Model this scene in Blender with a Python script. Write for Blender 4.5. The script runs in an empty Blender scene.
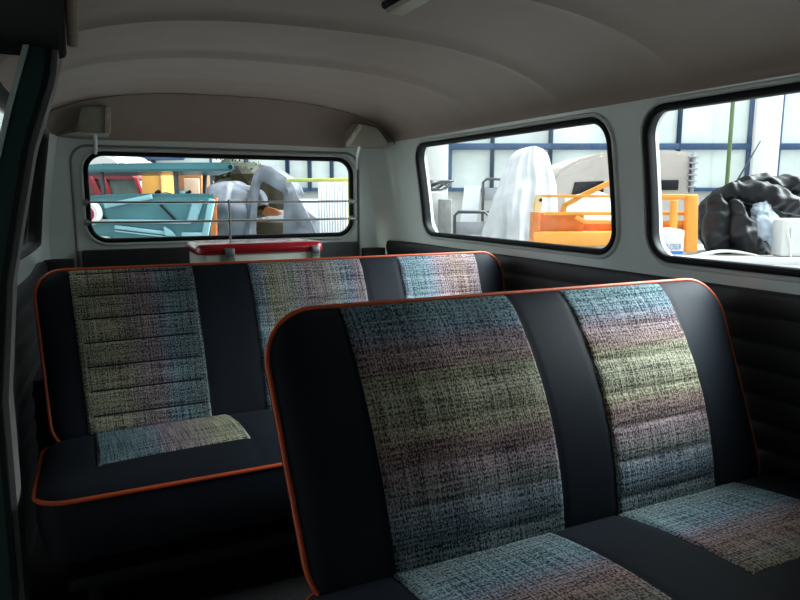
import bpy, bmesh, math, random
from mathutils import Vector, Matrix, noise
random.seed(7)
COL = bpy.context.scene.collection
PI = math.pi
# the working frame: camera at the origin, +y rearward through the van, z up;
# the world frame puts the van's centre line on x = 0 and the yard's ground on z = 0
OFF = Vector((-0.61, 0.0, 1.15))
F_PX = 665.0
YAW, PITCH = math.radians(25.774), math.radians(8.889)
XM = 0.61            # centre line of the van in the working frame
GROUND = -1.15
FLOOR = -0.97

# ------------------------------------------------------------------ camera maths
_ca, _sa, _cp, _sp = math.cos(YAW), math.sin(YAW), math.cos(PITCH), math.sin(PITCH)
RIGHT = Vector((_ca, -_sa, 0)); UP = Vector((_sa*_sp, _ca*_sp, _cp)); FWD = Vector((_sa*_cp, _ca*_cp, -_sp))
HF = Vector((_sa, _ca, 0))       # horizontal forward: the yard is laid out square to it
def at(px, py, d):
    v = RIGHT*((px-400)/F_PX) + UP*(-(py-300)/F_PX) + FWD
    return v*(d/v.dot(HF))
def yu(px, d):                   # metres to the right, in the yard, of the line of sight
    return at(px, 196, d).dot(RIGHT)
def yz(py, d, px=400):
    return at(px, py, d).z
def yard(u, d, z):               # yard coordinates -> working frame
    return RIGHT*u + HF*d + Vector((0, 0, z))

# ------------------------------------------------------------------ materials
def new_mat(name):
    m = bpy.data.materials.new(name); m.use_nodes = True
    nt = m.node_tree; b = nt.nodes['Principled BSDF']
    return m, nt, b
def mat(name, col, rough=0.5, metal=0.0, var=0.12, scale=9.0, bump=0.0, bscale=60.0, spec=0.5, coat=0.0):
    m, nt, b = new_mat(name)
    tc = nt.nodes.new('ShaderNodeTexCoord')
    n = nt.nodes.new('ShaderNodeTexNoise'); n.inputs['Scale'].default_value = scale; n.inputs['Detail'].default_value = 5
    nt.links.new(tc.outputs['Object'], n.inputs['Vector'])
    r = nt.nodes.new('ShaderNodeValToRGB')
    r.color_ramp.elements[0].position = 0.3; r.color_ramp.elements[1].position = 0.7
    lo = [max(0, c*(1-var)) for c in col]; hi = [min(1, c*(1+var)) for c in col]
    r.color_ramp.elements[0].color = (*lo, 1); r.color_ramp.elements[1].color = (*hi, 1)
    nt.links.new(n.outputs['Fac'], r.inputs['Fac']); nt.links.new(r.outputs['Color'], b.inputs['Base Color'])
    b.inputs['Roughness'].default_value = rough; b.inputs['Metallic'].default_value = metal
    b.inputs['Specular IOR Level'].default_value = spec; b.inputs['Coat Weight'].default_value = coat
    if bump:
        n2 = nt.nodes.new('ShaderNodeTexNoise'); n2.inputs['Scale'].default_value = bscale; n2.inputs['Detail'].default_value = 3
        nt.links.new(tc.outputs['Object'], n2.inputs['Vector'])
        bp = nt.nodes.new('ShaderNodeBump'); bp.inputs['Strength'].default_value = bump; bp.inputs['Distance'].default_value = 0.01
        nt.links.new(n2.outputs['Fac'], bp.inputs['Height']); nt.links.new(bp.outputs['Normal'], b.inputs['Normal'])
    return m
def glass_mat(name, tint=(0.93, 0.97, 0.96), refl=1.0):
    m, nt, b = new_mat(name)
    out = nt.nodes['Material Output']; nt.nodes.remove(b)
    tr = nt.nodes.new('ShaderNodeBsdfTransparent'); tr.inputs['Color'].default_value = (*tint, 1)
    gl = nt.nodes.new('ShaderNodeBsdfGlossy'); gl.inputs['Roughness'].default_value = 0.02
    lw = nt.nodes.new('ShaderNodeLayerWeight'); lw.inputs['Blend'].default_value = 0.5
    pw = nt.nodes.new('ShaderNodeMath'); pw.operation = 'POWER'; nt.links.new(lw.outputs['Facing'], pw.inputs[0]); pw.inputs[1].default_value = 5.0
    fr = nt.nodes.new('ShaderNodeMath'); fr.operation = 'MULTIPLY_ADD'; nt.links.new(pw.outputs[0], fr.inputs[0]); fr.inputs[1].default_value = 0.45; fr.inputs[2].default_value = 0.02
    mx = nt.nodes.new('ShaderNodeMixShader')
    nt.links.new(fr.outputs[0], mx.inputs['Fac']); nt.links.new(tr.outputs[0], mx.inputs[1]); nt.links.new(gl.outputs[0], mx.inputs[2])
    nt.links.new(mx.outputs[0], out.inputs['Surface'])
    return m
def tweed(name, axis, stops, cross=(0.75, 1.25), cseed=0.0):
    """plaid tweed: dyed bands along one axis of the cloth, light and dark cross threads, basket weave flecks"""
    m, nt, b = new_mat(name); N = nt.nodes.new; L = nt.links.new
    uv = N('ShaderNodeUVMap'); sep = N('ShaderNodeSeparateXYZ'); L(uv.outputs['UV'], sep.inputs[0])
    main, other = (sep.outputs[0], sep.outputs[1]) if axis == 'u' else (sep.outputs[1], sep.outputs[0])
    # UV is in metres; the band coordinate is in the third channel scaling below
    L1 = N('ShaderNodeMath'); L1.operation = 'MULTIPLY'; L1.inputs[1].default_value = 1.0; L(main, L1.inputs[0])
    # small wobble so the dyed bands fade into one another thread by thread
    cmb = N('ShaderNodeCombineXYZ'); L(main, cmb.inputs[0]); cmb.inputs[2].default_value = cseed
    n1 = N('ShaderNodeTexNoise'); n1.inputs['Scale'].default_value = 110; n1.inputs['Detail'].default_value = 2; L(cmb.outputs[0], n1.inputs['Vector'])
    mm = N('ShaderNodeMath'); mm.operation = 'MULTIPLY_ADD'; L(n1.outputs['Fac'], mm.inputs[0]); mm.inputs[1].default_value = 0.07; L(L1.outputs[0], mm.inputs[2])
    ms = N('ShaderNodeMath'); ms.operation = 'SUBTRACT'; L(mm.outputs[0], ms.inputs[0]); ms.inputs[1].default_value = 0.035
    sc = N('ShaderNodeMath'); sc.operation = 'DIVIDE'; L(ms.outputs[0], sc.inputs[0]); sc.inputs[1].default_value = 0.5
    ramp = N('ShaderNodeValToRGB'); cr = ramp.color_ramp
    while len(cr.elements) < len(stops): cr.elements.new(0.5)
    for e, (p, c) in zip(cr.elements, stops): e.position = p; e.color = (*c, 1)
    L(sc.outputs[0], ramp.inputs['Fac'])
    # cross stripes
    cmb2 = N('ShaderNodeCombineXYZ'); L(other, cmb2.inputs[0]); cmb2.inputs[2].default_value = cseed+3.3
    n2 = N('ShaderNodeTexNoise'); n2.inputs['Scale'].default_value = 11; n2.inputs['Detail'].default_value = 4; L(cmb2.outputs[0], n2.inputs['Vector'])
    mr = N('ShaderNodeMapRange'); L(n2.outputs['Fac'], mr.inputs[0]); mr.inputs[1].default_value = 0.3; mr.inputs[2].default_value = 0.7
    mr.inputs[3].default_value = cross[0]*0.62; mr.inputs[4].default_value = cross[1]*0.62
    # weave flecks: one noise drawn out along the weft, one along the warp
    def fleck(su, sv, seed):
        mp = N('ShaderNodeMapping'); mp.inputs['Scale'].default_value = (su, sv, 1); mp.inputs['Location'].default_value = (seed, seed*1.7, 0)
        L(uv.outputs['UV'], mp.inputs['Vector'])
        t = N('ShaderNodeTexNoise'); t.inputs['Scale'].default_value = 1; t.inputs['Detail'].default_value = 1.5; L(mp.outputs[0], t.inputs['Vector'])
        return t.outputs['Fac']
    dash, colm, rowm = fleck(330, 190, 1.3+cseed), fleck(260, 7, 5.1+cseed), fleck(7, 260, 8.7+cseed)
    w1 = N('ShaderNodeMath'); w1.operation = 'MULTIPLY_ADD'; L(colm, w1.inputs[0]); w1.inputs[1].default_value = 0.55; L(dash, w1.inputs[2])
    mxv = N('ShaderNodeMath'); mxv.operation = 'MULTIPLY_ADD'; L(rowm, mxv.inputs[0]); mxv.inputs[1].default_value = 0.55; L(w1.outputs[0], mxv.inputs[2])
    fr = N('ShaderNodeMapRange'); L(mxv.outputs[0], fr.inputs[0]); fr.inputs[1].default_value = 0.90; fr.inputs[2].default_value = 1.22
    fr.inputs[3].default_value = 0.0; fr.inputs[4].default_value = 1.0
    dark = N('ShaderNodeMix'); dark.data_type = 'RGBA'; dark.blend_type = 'MULTIPLY'; dark.inputs['Factor'].default_value = 1
    L(ramp.outputs['Color'], dark.inputs[6]); dark.inputs[7].default_value = (0.13, 0.14, 0.17, 1)
    lite = N('ShaderNodeMix'); lite.data_type = 'RGBA'; lite.inputs['Factor'].default_value = 0.36
    L(ramp.outputs['Color'], lite.inputs[6]); lite.inputs[7].default_value = (0.90, 0.90, 0.86, 1)
    mix = N('ShaderNodeMix'); mix.data_type = 'RGBA'; L(fr.outputs[0], mix.inputs['Factor'])
    L(dark.outputs[2], mix.inputs[6]); L(lite.outputs[2], mix.inputs[7])
    fin = N('ShaderNodeVectorMath'); fin.operation = 'SCALE'; L(mix.outputs[2], fin.inputs[0]); L(mr.outputs[0], fin.inputs['Scale'])
    L(fin.outputs[0], b.inputs['Base Color'])
    b.inputs['Roughness'].default_value = 0.9; b.inputs['Specular IOR Level'].default_value = 0.15
    b.inputs['Sheen Weight'].default_value = 0.0
    bp = N('ShaderNodeBump'); bp.inputs['Strength'].default_value = 0.6; bp.inputs['Distance'].default_value = 0.002
    L(mxv.outputs[0], bp.inputs['Height']); L(bp.outputs['Normal'], b.inputs['Normal'])
    return m

TEAL=(0.03,0.27,0.36); DTEAL=(0.01,0.13,0.19); BLUE=(0.17,0.34,0.52); MAUVE=(0.44,0.25,0.33); BROWN=(0.45,0.20,0.15)
OLIVE=(0.52,0.48,0.22); LOLIVE=(0.66,0.64,0.38); GREY=(0.46,0.47,0.46); TAUPE=(0.42,0.31,0.28)
M = {}
M['headliner'] = mat('headliner vinyl', (0.34,0.275,0.24), 0.65, var=0.03, bump=0.05, bscale=300)
M['paint'] = mat('pale grey body paint', (0.68,0.75,0.73), 0.3, var=0.03, spec=0.6, coat=0.6)
M['lining'] = mat('grey pillar lining', (0.22,0.22,0.21), 0.7, var=0.05)
M['teal_shade'] = mat('dark teal body paint', (0.022,0.055,0.055), 0.5, var=0.1, spec=0.2)  # body colour darkened to stand in for shade on the doorway post
M['felt'] = mat('black felt', (0.008,0.008,0.009), 0.9, spec=0.08)
M['grey_seal'] = mat('grey rubber seal', (0.22,0.22,0.21), 0.6)
M['edge_lit'] = mat('pale green body paint', (0.42,0.52,0.48), 0.35, var=0.05)  # same body colour made pale where the outer edge catches light
M['rubber'] = mat('black rubber', (0.007,0.008,0.010), 0.55, var=0.1, spec=0.2)
M['trim_black'] = mat('black vinyl trim', (0.013,0.014,0.017), 0.5, var=0.1, bump=0.1, bscale=400)
M['vinyl'] = mat('navy black seat vinyl', (0.013,0.016,0.0225), 0.55, var=0.06, bump=0.08, bscale=420, spec=0.07)
M['piping'] = mat('orange piping', (0.52,0.075,0.014), 0.5, var=0.08)
M['floor'] = mat('black floor mat', (0.007,0.007,0.008), 0.8, bump=0.2, bscale=120)
M['chrome'] = mat('brushed bar metal', (0.62,0.62,0.60), 0.3, 0.9, var=0.05)
M['latch'] = mat('grey latch metal', (0.25,0.26,0.26), 0.4, 0.7)
M['hinge'] = mat('aged cream plastic', (0.30,0.295,0.24), 0.5, var=0.12)
M['hinge_edge'] = mat('worn cream edge', (0.52,0.48,0.38), 0.5, var=0.3, scale=60)
M['wood'] = mat('tan varnished wood', (0.30,0.18,0.10), 0.5, var=0.2, scale=30)
M['red_lid'] = mat('glossy red enamel', (0.34,0.012,0.018), 0.22, var=0.05, coat=0.4)
M['cream'] = mat('cream enamel', (0.80,0.80,0.70), 0.35, var=0.04)
M['lens'] = mat('yellowed lamp lens', (0.45,0.42,0.34), 0.3)
M['glass'] = glass_mat('window glass')
M['concrete'] = mat('grey concrete', (0.21,0.21,0.205), 0.85, var=0.15, bump=0.2, bscale=20)
M['render_grey'] = mat('grey rendered wall', (0.50,0.51,0.50), 0.85, var=0.08)
M['blocker'] = mat('dark shed boards', (0.07,0.07,0.065), 0.85, var=0.2)  # for the unseen walls and eaves added to block light
M['white_wall'] = mat('white painted column', (0.80,0.79,0.78), 0.7, var=0.03)
M['blue_frame'] = mat('blue painted frame', (0.028,0.075,0.17), 0.45, var=0.1)
M['pane'] = mat('pale reflecting pane', (0.70,0.77,0.75), 0.12, var=0.26, scale=0.8, spec=1.0)  # pale mottled tone stands in for sky and tree reflections
M['green_pipe'] = mat('green painted pipe', (0.10,0.16,0.06), 0.5)
M['white_sheet'] = mat('white plastic sheet', (0.56,0.57,0.60), 0.6, var=0.05, bump=0.25, bscale=14)
M['white_board'] = mat('white board', (0.55,0.56,0.59), 0.5, var=0.03)
M['dark_metal'] = mat('dark grey tube steel', (0.07,0.075,0.08), 0.45, 0.4)
M['grey_seat'] = mat('grey plastic', (0.30,0.31,0.33), 0.6)
M['orange'] = mat('orange enamel', (0.64,0.26,0.03), 0.45, var=0.12, scale=5)
M['deep_orange'] = mat('deep orange enamel', (0.52,0.13,0.008), 0.4, var=0.25, scale=8)
M['pale_orange'] = mat('faded orange enamel', (0.60,0.44,0.22), 0.5, var=0.1)
M['beige'] = mat('faded beige paint', (0.44,0.39,0.355), 0.6, var=0.06, scale=3)
M['tarp'] = mat('black tarpaulin', (0.006,0.006,0.008), 0.55, var=0.2, bump=0.6, bscale=14, spec=0.25)
M['bag'] = mat('pale blue patterned bag', (0.42,0.48,0.56), 0.6, var=0.25, scale=14, bump=0.3, bscale=20)
M['white_enamel'] = mat('white enamel', (0.58,0.58,0.58), 0.4, var=0.03)
M['cable'] = mat('pale cable', (0.65,0.62,0.56), 0.5)
M['carton'] = mat('white carton', (0.64,0.62,0.64), 0.7, var=0.03)
M['print_blue'] = mat('blue print', (0.03,0.13,0.42), 0.6, var=0.03)
M['print_grey'] = mat('grey blue print', (0.13,0.20,0.30), 0.6, var=0.03)
M['print_pink'] = mat('pale pink print', (0.72,0.55,0.60), 0.6, var=0.03)
M['car_teal'] = mat('teal car paint', (0.045,0.155,0.18), 0.32, var=0.12, scale=3)
M['car_teal_light'] = mat('pale teal car paint', (0.20,0.38,0.43), 0.35, var=0.08)
M['car_red'] = mat('dark red car paint', (0.17,0.012,0.018), 0.3)
M['car_silver'] = mat('bare primed metal', (0.14,0.15,0.18), 0.45, 0.3, var=0.5, scale=5)
M['olive_dark'] = mat('dark olive interior', (0.028,0.022,0.006), 0.8, var=0.5, scale=4)
M['tyre'] = mat('tyre rubber', (0.02,0.02,0.02), 0.8)
M['locker'] = mat('orange wood locker', (0.66,0.31,0.06), 0.5, var=0.08, scale=3)
M['brown'] = mat('brown wood', (0.30,0.13,0.05), 0.6, var=0.3, scale=6)
M['plywood'] = mat('pink plywood', (0.60,0.40,0.28), 0.6, var=0.1, scale=8)
M['rust'] = mat('rusty orange strip', (0.55,0.19,0.06), 0.6, var=0.25)
M['yellow'] = mat('yellow green rail', (0.42,0.45,0.08), 0.5)
M['leaf'] = mat('dark leaves', (0.018,0.020,0.006), 0.7, var=0.6, scale=7)
M['dark_glass'] = mat('dark car glass', (0.10,0.14,0.13), 0.08, var=0.5, scale=4)

# ------------------------------------------------------------------ mesh helpers
class MB:
    def __init__(s): s.bm = bmesh.new()
    def face(s, pts):
        vs = [s.bm.verts.new(p) for p in pts]
        try: return s.bm.faces.new(vs)
        except ValueError: return None
    def grid(s, fn, nu, nv, uvfn=None, flip=False):
        V = [[s.bm.verts.new(fn(i/nu, j/nv)) for i in range(nu+1)] for j in range(nv+1)]
        lay = s.bm.loops.layers.uv.verify() if uvfn else None
        for j in range(nv):
            for i in range(nu):
                q = [(i,j),(i+1,j),(i+1,j+1),(i,j+1)]
                if flip: q.reverse()
                f = s.bm.faces.new([V[b][a] for a, b in q])
                if lay:
                    for l, (a, b) in zip(f.loops, q): l[lay].uv = uvfn(a/nu, b/nv)
        return V
    def box(s, c, size, axes=None, bevel=0.0, seg=2):
        ax = axes or (Vector((1,0,0)), Vector((0,1,0)), Vector((0,0,1)))
        c = Vector(c); h = [v/2 for v in size]
        t = bmesh.new(); bmesh.ops.create_cube(t, size=1)
        for v in t.verts: v.co = Vector((v.co.x*size[0], v.co.y*size[1], v.co.z*size[2]))
        if bevel: bmesh.ops.bevel(t, geom=t.edges[:], offset=bevel, segments=seg, affect='EDGES', profile=0.5)
        for v in t.verts: v.co = c + ax[0]*v.co.x + ax[1]*v.co.y + ax[2]*v.co.z
        s.add(t); return s
    def add(s, t):
        mp = {v: s.bm.verts.new(v.co) for v in t.verts}
        for f in t.faces: s.bm.faces.new([mp[v] for v in f.verts])
        t.free()
    def tube(s, pts, r, n=8, closed=False, cap=True):
        P = [Vector(p) for p in pts]; m = len(P)
        rs = r if isinstance(r, (list, tuple)) else [r]*m
        T = []
        for i in range(m):
            a = P[(i-1) % m] if (closed or i > 0) else P[i]; b = P[(i+1) % m] if (closed or i < m-1) else P[i]
            T.append((b-a).normalized())
        u = T[0].orthogonal().normalized(); rings = []
        for i in range(m):
            u = (u - T[i]*u.dot(T[i])).normalized(); w = T[i].cross(u)
            rings.append([s.bm.verts.new(P[i] + (u*math.cos(2*PI*k/n) + w*math.sin(2*PI*k/n))*rs[i]) for k in range(n)])
        for i in range(m if closed else m-1):
            A, B = rings[i], rings[(i+1) % m]
            off = 0
            if closed and i == m-1:
                off = min(range(n), key=lambda o: (A[0].co-B[o].co).length)
            for k in range(n): s.bm.faces.new([A[k], A[(k+1)%n], B[(k+1+off)%n], B[(k+off)%n]])
        if cap and not closed:
            s.bm.faces.new(rings[0][::-1]); s.bm.faces.new(rings[-1])
        return s
    def prism(s, outline, frm, depth0, depth1, bevel=0.0):
        """outline in 2D, frm(a,b,h) -> point, between two depths"""
        t = bmesh.new()
        A = [t.verts.new((a, b, depth0)) for a, b in outline]; B = [t.verts.new((a, b, depth1)) for a, b in outline]
        n = len(A); t.faces.new(A[::-1]); t.faces.new(B)
        for i in range(n): t.faces.new([A[i], A[(i+1)%n], B[(i+1)%n], B[i]])
        bmesh.ops.recalc_face_normals(t, faces=t.faces[:])
        if bevel: bmesh.ops.bevel(t, geom=t.edges[:], offset=bevel, segments=2, affect='EDGES')
        for v in t.verts: v.co = frm(v.co.x, v.co.y, v.co.z)
        s.add(t); return s
    def ring(s, surf, loop, prof):
        """closed profile (offset outward in the surface, height) swept round a closed 2D loop"""
        n = len(loop); rows = []
        for i in range(n):
            p = Vector(loop[i]); tv = Vector(loop[(i+1)%n]) - Vector(loop[i-1]); tv.normalize(); nn = Vector((tv.y, -tv.x))
            rows.append([s.bm.verts.new(surf(p.x+nn.x*o, p.y+nn.y*o, h)) for o, h in prof])
        k = len(prof)
        for i in range(n):
            for j in range(k):
                s.bm.faces.new([rows[i][j], rows[(i+1)%n][j], rows[(i+1)%n][(j+1)%k], rows[i][(j+1)%k]])
        return s
    def lathe(s, prof, base, n=20, axis=Vector((0,0,1)), wob=None):
        a = axis.normalized(); u = a.orthogonal().normalized(); w = a.cross(u); base = Vector(base); rows = []
        for r, z in prof:
            rows.append([s.bm.verts.new(base + a*z + (u*math.cos(2*PI*k/n)+w*math.sin(2*PI*k/n))*r*(wob(2*PI*k/n, z) if wob else 1)) for k in range(n)])
        for i in range(len(rows)-1):
            for k in range(n): s.bm.faces.new([rows[i][k], rows[i][(k+1)%n], rows[i+1][(k+1)%n], rows[i+1][k]])
        s.bm.faces.new(rows[0][::-1]); s.bm.faces.new(rows[-1]); return s

def rrect(a0, a1, b0, b1, r, n=8):
    """rounded rectangle, anticlockwise"""
    pts = []
    for cx, cy, st in ((a1-r, b1-r, 0), (a0+r, b1-r, 1), (a0+r, b0+r, 2), (a1-r, b0+r, 3)):
        for k in range(n+1):
            t = (st + k/n)*PI/2; pts.append((cx + r*math.cos(t), cy + r*math.sin(t)))
    return pts
def densify(loop, step):
    out = []
    for i in range(len(loop)):
        a, b = Vector(loop[i]), Vector(loop[(i+1) % len(loop)]); k = max(1, int((b-a).length/step))
        for j in range(k): out.append(tuple(a.lerp(b, j/k)))
    return out

def finish(name, mb, m, parent=None, smooth=None, recalc=True):
    bm = mb.bm if isinstance(mb, MB) else mb
    if recalc: bmesh.ops.recalc_face_normals(bm, faces=bm.faces[:])
    if smooth is not None:
        for f in bm.faces: f.smooth = True
    me = bpy.data.meshes.new(name)
    if parent is None:
        xs = [v.co for v in bm.verts]
        lo = Vector((min(c.x for c in xs), min(c.y for c in xs), min(c.z for c in xs))); hi = Vector((max(c.x for c in xs), max(c.y for c in xs), max(c.z for c in xs)))
        org = Vector(((lo.x+hi.x)/2, (lo.y+hi.y)/2, lo.z))
    else: org = Vector(parent['_o'])
    for v in bm.verts: v.co -= org
    bm.to_mesh(me); bm.free()
    if smooth is not None: me.set_sharp_from_angle(angle=math.radians(smooth))
    me.materials.append(m)
    o = bpy.data.objects.new(name, me); COL.objects.link(o)
    o['_o'] = org
    if parent is None: o.location = org + OFF
    else: o.parent = parent
    return o
def tag(o, label, cat, group=None, kind=None):
    if label: o['label'] = label
    if cat: o['category'] = cat
    if group: o['group'] = group
    if kind: o['kind'] = kind
    return o
def root(name, loc, label, cat, group=None, kind=None):
    o = bpy.data.objects.new(name, None); COL.objects.link(o); o.empty_display_size = 0.1
    o['_o'] = Vector(loc); o.location = Vector(loc) + OFF
    return tag(o, label, cat, group, kind)
def struct(o, label=None): o['kind'] = 'structure'; (label and o.__setitem__('label', label)); return o

# ================================================================== THE VAN
def hw0(z):
    """half width of the cabin at height z: upright below the windows, leaning in above"""
    t = max(0.0, z + 0.2)/0.42
    return 0.81 - 0.055*t**1.4
def cplan(y):
    if y <= 2.85: return 0.0
    t = min(1.0, (y-2.85)/0.15)
    return 0.10*(1-math.sqrt(max(0, 1-t*t)))
def SR(y, z, h): return Vector((XM + hw0(z) - cplan(y) - h, y, z))
def ltaper(y): t = min(1.0, max(0.0, (y-1.5)/1.1)); return 0.05*t*t*(3-2*t)
def SL(y, z, h): return Vector((XM - hw0(z) + 0.45*cplan(y) + ltaper(y) + h, y, z))
def SB(x, z, h): return Vector((x, 3.0-h, z))
Y_FRONT = -1.0
ZTOP = 0.25

def slab_wall(name, surf, a_rng, b_rng, na, nb, holes, m, thick=0.05):
    """a wall with depth; window holes cut right through it"""
    mb = MB(); a0, a1 = a_rng; b0, b1 = b_rng
    def fi(u, v): return surf(a0+(a1-a0)*u, b0+(b1-b0)*v, 0)
    def fo(u, v): return surf(a0+(a1-a0)*u, b0+(b1-b0)*v, -thick)
    I = mb.grid(fi, na, nb); O = mb.grid(fo, na, nb, flip=True)
    for j in range(nb):
        for i in (0, na): mb.bm.faces.new([I[j][i], I[j+1][i], O[j+1][i], O[j][i]])
    for i in range(na):
        for j in (0, nb): mb.bm.faces.new([I[j][i], I[j][i+1], O[j][i+1], O[j][i]])
    w = finish(name, mb, m, smooth=None)
    cut = MB()
    for loop in holes: cut.prism(loop, surf, 0.2, -0.3)
    if holes:
        c = finish('cut', cut, m)
        md = w.modifiers.new('b', 'BOOLEAN'); md.object = c; md.operation = 'DIFFERENCE'; md.solver = 'EXACT'
        dg = bpy.context.evaluated_depsgraph_get(); me = bpy.data.meshes.new_from_object(w.evaluated_get(dg))
        w.modifiers.clear(); old = w.data; w.data = me; bpy.data.meshes.remove(old)
        bpy.data.objects.remove(c)
    me = w.data
    for p in me.polygons: p.use_smooth = True
    me.set_sharp_from_angle(angle=math.radians(35))
    return w

def window(name, surf, loop, label, proud=1.0):
    """rubber seal, painted lip round the opening and the pane"""
    loop = densify(loop, 0.05)
    w = bpy.data.objects.new(name, None); COL.objects.link(w); w['_o'] = surf(*loop[0], 0); w.location = surf(*loop[0], 0) + OFF
    struct(w, label)
    mb = MB(); prof = [(0.003,-0.020),(0.004,0.004),(0.001,0.008),(-0.006,0.010),(-0.012,0.008),(-0.015,0.002),(-0.015,-0.010),(-0.004,-0.014),(-0.004,-0.034),(0.003,-0.034)]
    mb.ring(surf, loop, [(a, b*proud if b > 0 else b) for a, b in prof]); finish('rubber_seal', mb, M['rubber'], w, smooth=50)
    mb = MB(); prof = [(0.004,0.000),(0.004,0.005),(0.008,0.009),(0.013,0.008),(0.018,0.0),(0.018,-0.004),(0.004,-0.004)]
    mb.ring(surf, loop, prof); finish('painted_lip', mb, M['paint'], w, smooth=50)
    mb = MB()
    mb.prism([(x, y) for x, y in loop], surf, -0.012, -0.017)
    finish('glass_pane', mb, M['glass'], w)
    return w

# side windows (y, z), rear window (x, z)
WIN_R2 = rrect(1.476, 2.675, -0.172, 0.222, 0.075)
WIN_R1 = rrect(0.74, 1.352, -0.172, 0.228, 0.075)
WIN_B = rrect(0.040, 1.194, -0.187, 0.175, 0.075)
WIN_CAB = rrect(-0.85, -0.02, -0.16, 0.21, 0.07)
WIN_L2 = [p for p in WIN_R2]
wr = slab_wall('wall_right', SR, (Y_FRONT, 3.0), (FLOOR-0.05, ZTOP), 90, 50, [WIN_R1, WIN_R2], M['paint']); struct(wr)
wl = slab_wall('wall_left', SL, (1.52, 3.0), (FLOOR-0.05, ZTOP), 60, 50, [WIN_L2], M['paint']); struct(wl)
window('window_1', SB, WIN_B, 'rear window of the van with a black rubber seal')
window('window_2', SR, WIN_R2, 'right rear side window beside the back bench')
window('window_3', SR, WIN_R1, 'right middle side window nearest the camera')
window('window_4', SL, WIN_L2, 'left rear side window seen edge on', 3.2)
# rear wall: corner posts and header with the tailgate opening cut out
TG = rrect(-0.012, 1.232, -1.4, 0.205, 0.07)
wb = slab_wall('wall_rear', SB, (XM-0.76, XM+0.76), (FLOOR-0.05, 0.262), 40, 40, [TG], M['paint']); struct(wb)
# tailgate: a lid of its own in the opening
TGL = rrect(-0.006, 1.226, -0.52, 0.199, 0.065)
tg = slab_wall('tailgate', lambda x, z, h: SB(x, z, h-0.004), (-0.006, 1.226), (-0.52, 0.199), 30, 24, [WIN_B], M['paint'], 0.04)
tag(tg, 'pale grey tailgate panel framing the rear window', 'tailgate'); struct(tg)
mb = MB(); mb.ring(SB, densify(TGL, 0.06), [(0.004,-0.03),(0.006,0.002),(0.001,0.005),(-0.004,0.002),(-0.004,-0.03)])
finish('edge_seal', mb, M['grey_seal'], tg, smooth=40)
mb = MB(); mb.box((XM, 2.985, -0.39), (1.20, 0.03, 0.345), bevel=0.006); finish('trim_panel', mb, M['trim_black'], tg, smooth=40)
# floor, engine deck
mb = MB(); mb.box((XM, 1.0, FLOOR-0.03), (1.66, 4.1, 0.06)); struct(finish('floor', mb, M['floor']))
mb = MB(); mb.box((XM, 2.62, -0.76), (1.60, 0.78, 0.42), bevel=0.01); struct(finish('trim_1', mb, M['trim_black'], smooth=40), 'black carpeted engine deck behind the back bench')
# ceiling: vinyl headliner over bows
BOWS = (-0.6, -0.15, 0.30, 0.75, 1.20, 1.65, 2.12)
def ceil_z(xn, y):
    H = 0.19
    if y > 2.60: H = 0.19 - 0.020*min(1, (y-2.60)/0.27)
    if y > 2.87: H = 0.17*(1-((y-2.87)/0.15)) + 0.004
    t = min(1.0, abs(xn)); sh = max(0.0, 1 - t**2.7)**0.62
    z = 0.237 + H*sh
    z -= 0.036*min(1, max(0, (y-2.87)/0.12))*(1-t**8)
    for b in BOWS: z -= 0.010*math.exp(-((y-b)/0.028)**2)*sh**0.5 + 0.006*max(0, 1-max(0, y-b)/0.25)*(y >= b)*sh**0.5
    return z
ys = []
y = Y_FRONT
while y < 3.001:
    ys.append(y); y += 0.015
ys.append(3.012)
def ceil_pt(u, v):
    yy = ys[min(len(ys)-1, int(round(v*(len(ys)-1))))]
    xn = math.sin((u-0.5)*PI)
    w = hw0(0.237) + 0.004 - cplan(min(yy, 2.99))
    return Vector((XM + xn*w, yy, ceil_z(xn, yy)))
mb = MB(); mb.grid(ceil_pt, 64, len(ys)-1)
def ceil_top(u, v): return ceil_pt(u, v) + Vector((0, 0, 0.05))
mb.grid(ceil_top, 32, 40)
hd = finish('ceiling', mb, M['headliner'], smooth=25); struct(hd)
mb = MB()
for (yb) in (2.87,):
    mb.tube([Vector((XM + math.sin((i/60-0.5)*PI)*(hw0(0.237)-cplan(yb)-0.004), yb, ceil_z(math.sin((i/60-0.5)*PI), yb)-0.001)) for i in range(61)], 0.0035, 6)
finish('seam_welt', mb, M['headliner'], hd, smooth=50)
# outer front of the cabin (behind the camera): bulkhead with the windscreen opening
def SF(x, z, h): return Vector((x, Y_FRONT+h, z))
WS = rrect(XM-0.62, XM+0.62, -0.10, 0.22, 0.08)
wf = slab_wall('wall_front', SF, (XM-0.83, XM+0.83), (FLOOR-0.05, 0.46), 20, 20, [WS], M['paint']); struct(wf)
window('window_5', SF, WS, 'windscreen behind the camera')
# right side trim: black pleated panel under the windows
def pleat(y, z, h0):
    d = (z + 0.215)/0.062; return h0 + 0.007*(abs(math.sin(d*PI))**0.5)
mb = MB()
mb.grid(lambda u, v: SR(Y_FRONT+0.02+(2.98-Y_FRONT-0.02)*u, -0.86+0.64*v, pleat(0, -0.86+0.64*v, 0.004)), 20, 120)
mb.grid(lambda u, v: SR(Y_FRONT+0.02+(2.98-Y_FRONT-0.02)*u, -0.22+0.005*v, 0.012-0.012*v), 20, 1)
mb.grid(lambda u, v: SR(Y_FRONT+0.02+(2.98-Y_FRONT-0.02)*u, -0.86-0.01*v, 0.008*(1-v)), 20, 1)
struct(finish('trim_2', mb, M['trim_black'], smooth=60), 'black pleated side panel below the right windows')
mb = MB()
mb.grid(lambda u, v: SL(1.54+1.44*u, -0.96+0.70*v, pleat(0, -0.86+0.64*v, 0.004)), 20, 120)
mb.grid(lambda u, v: SL(1.54+1.44*u, -0.26+0.005*v, 0.012-0.012*v), 20, 1)
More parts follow.
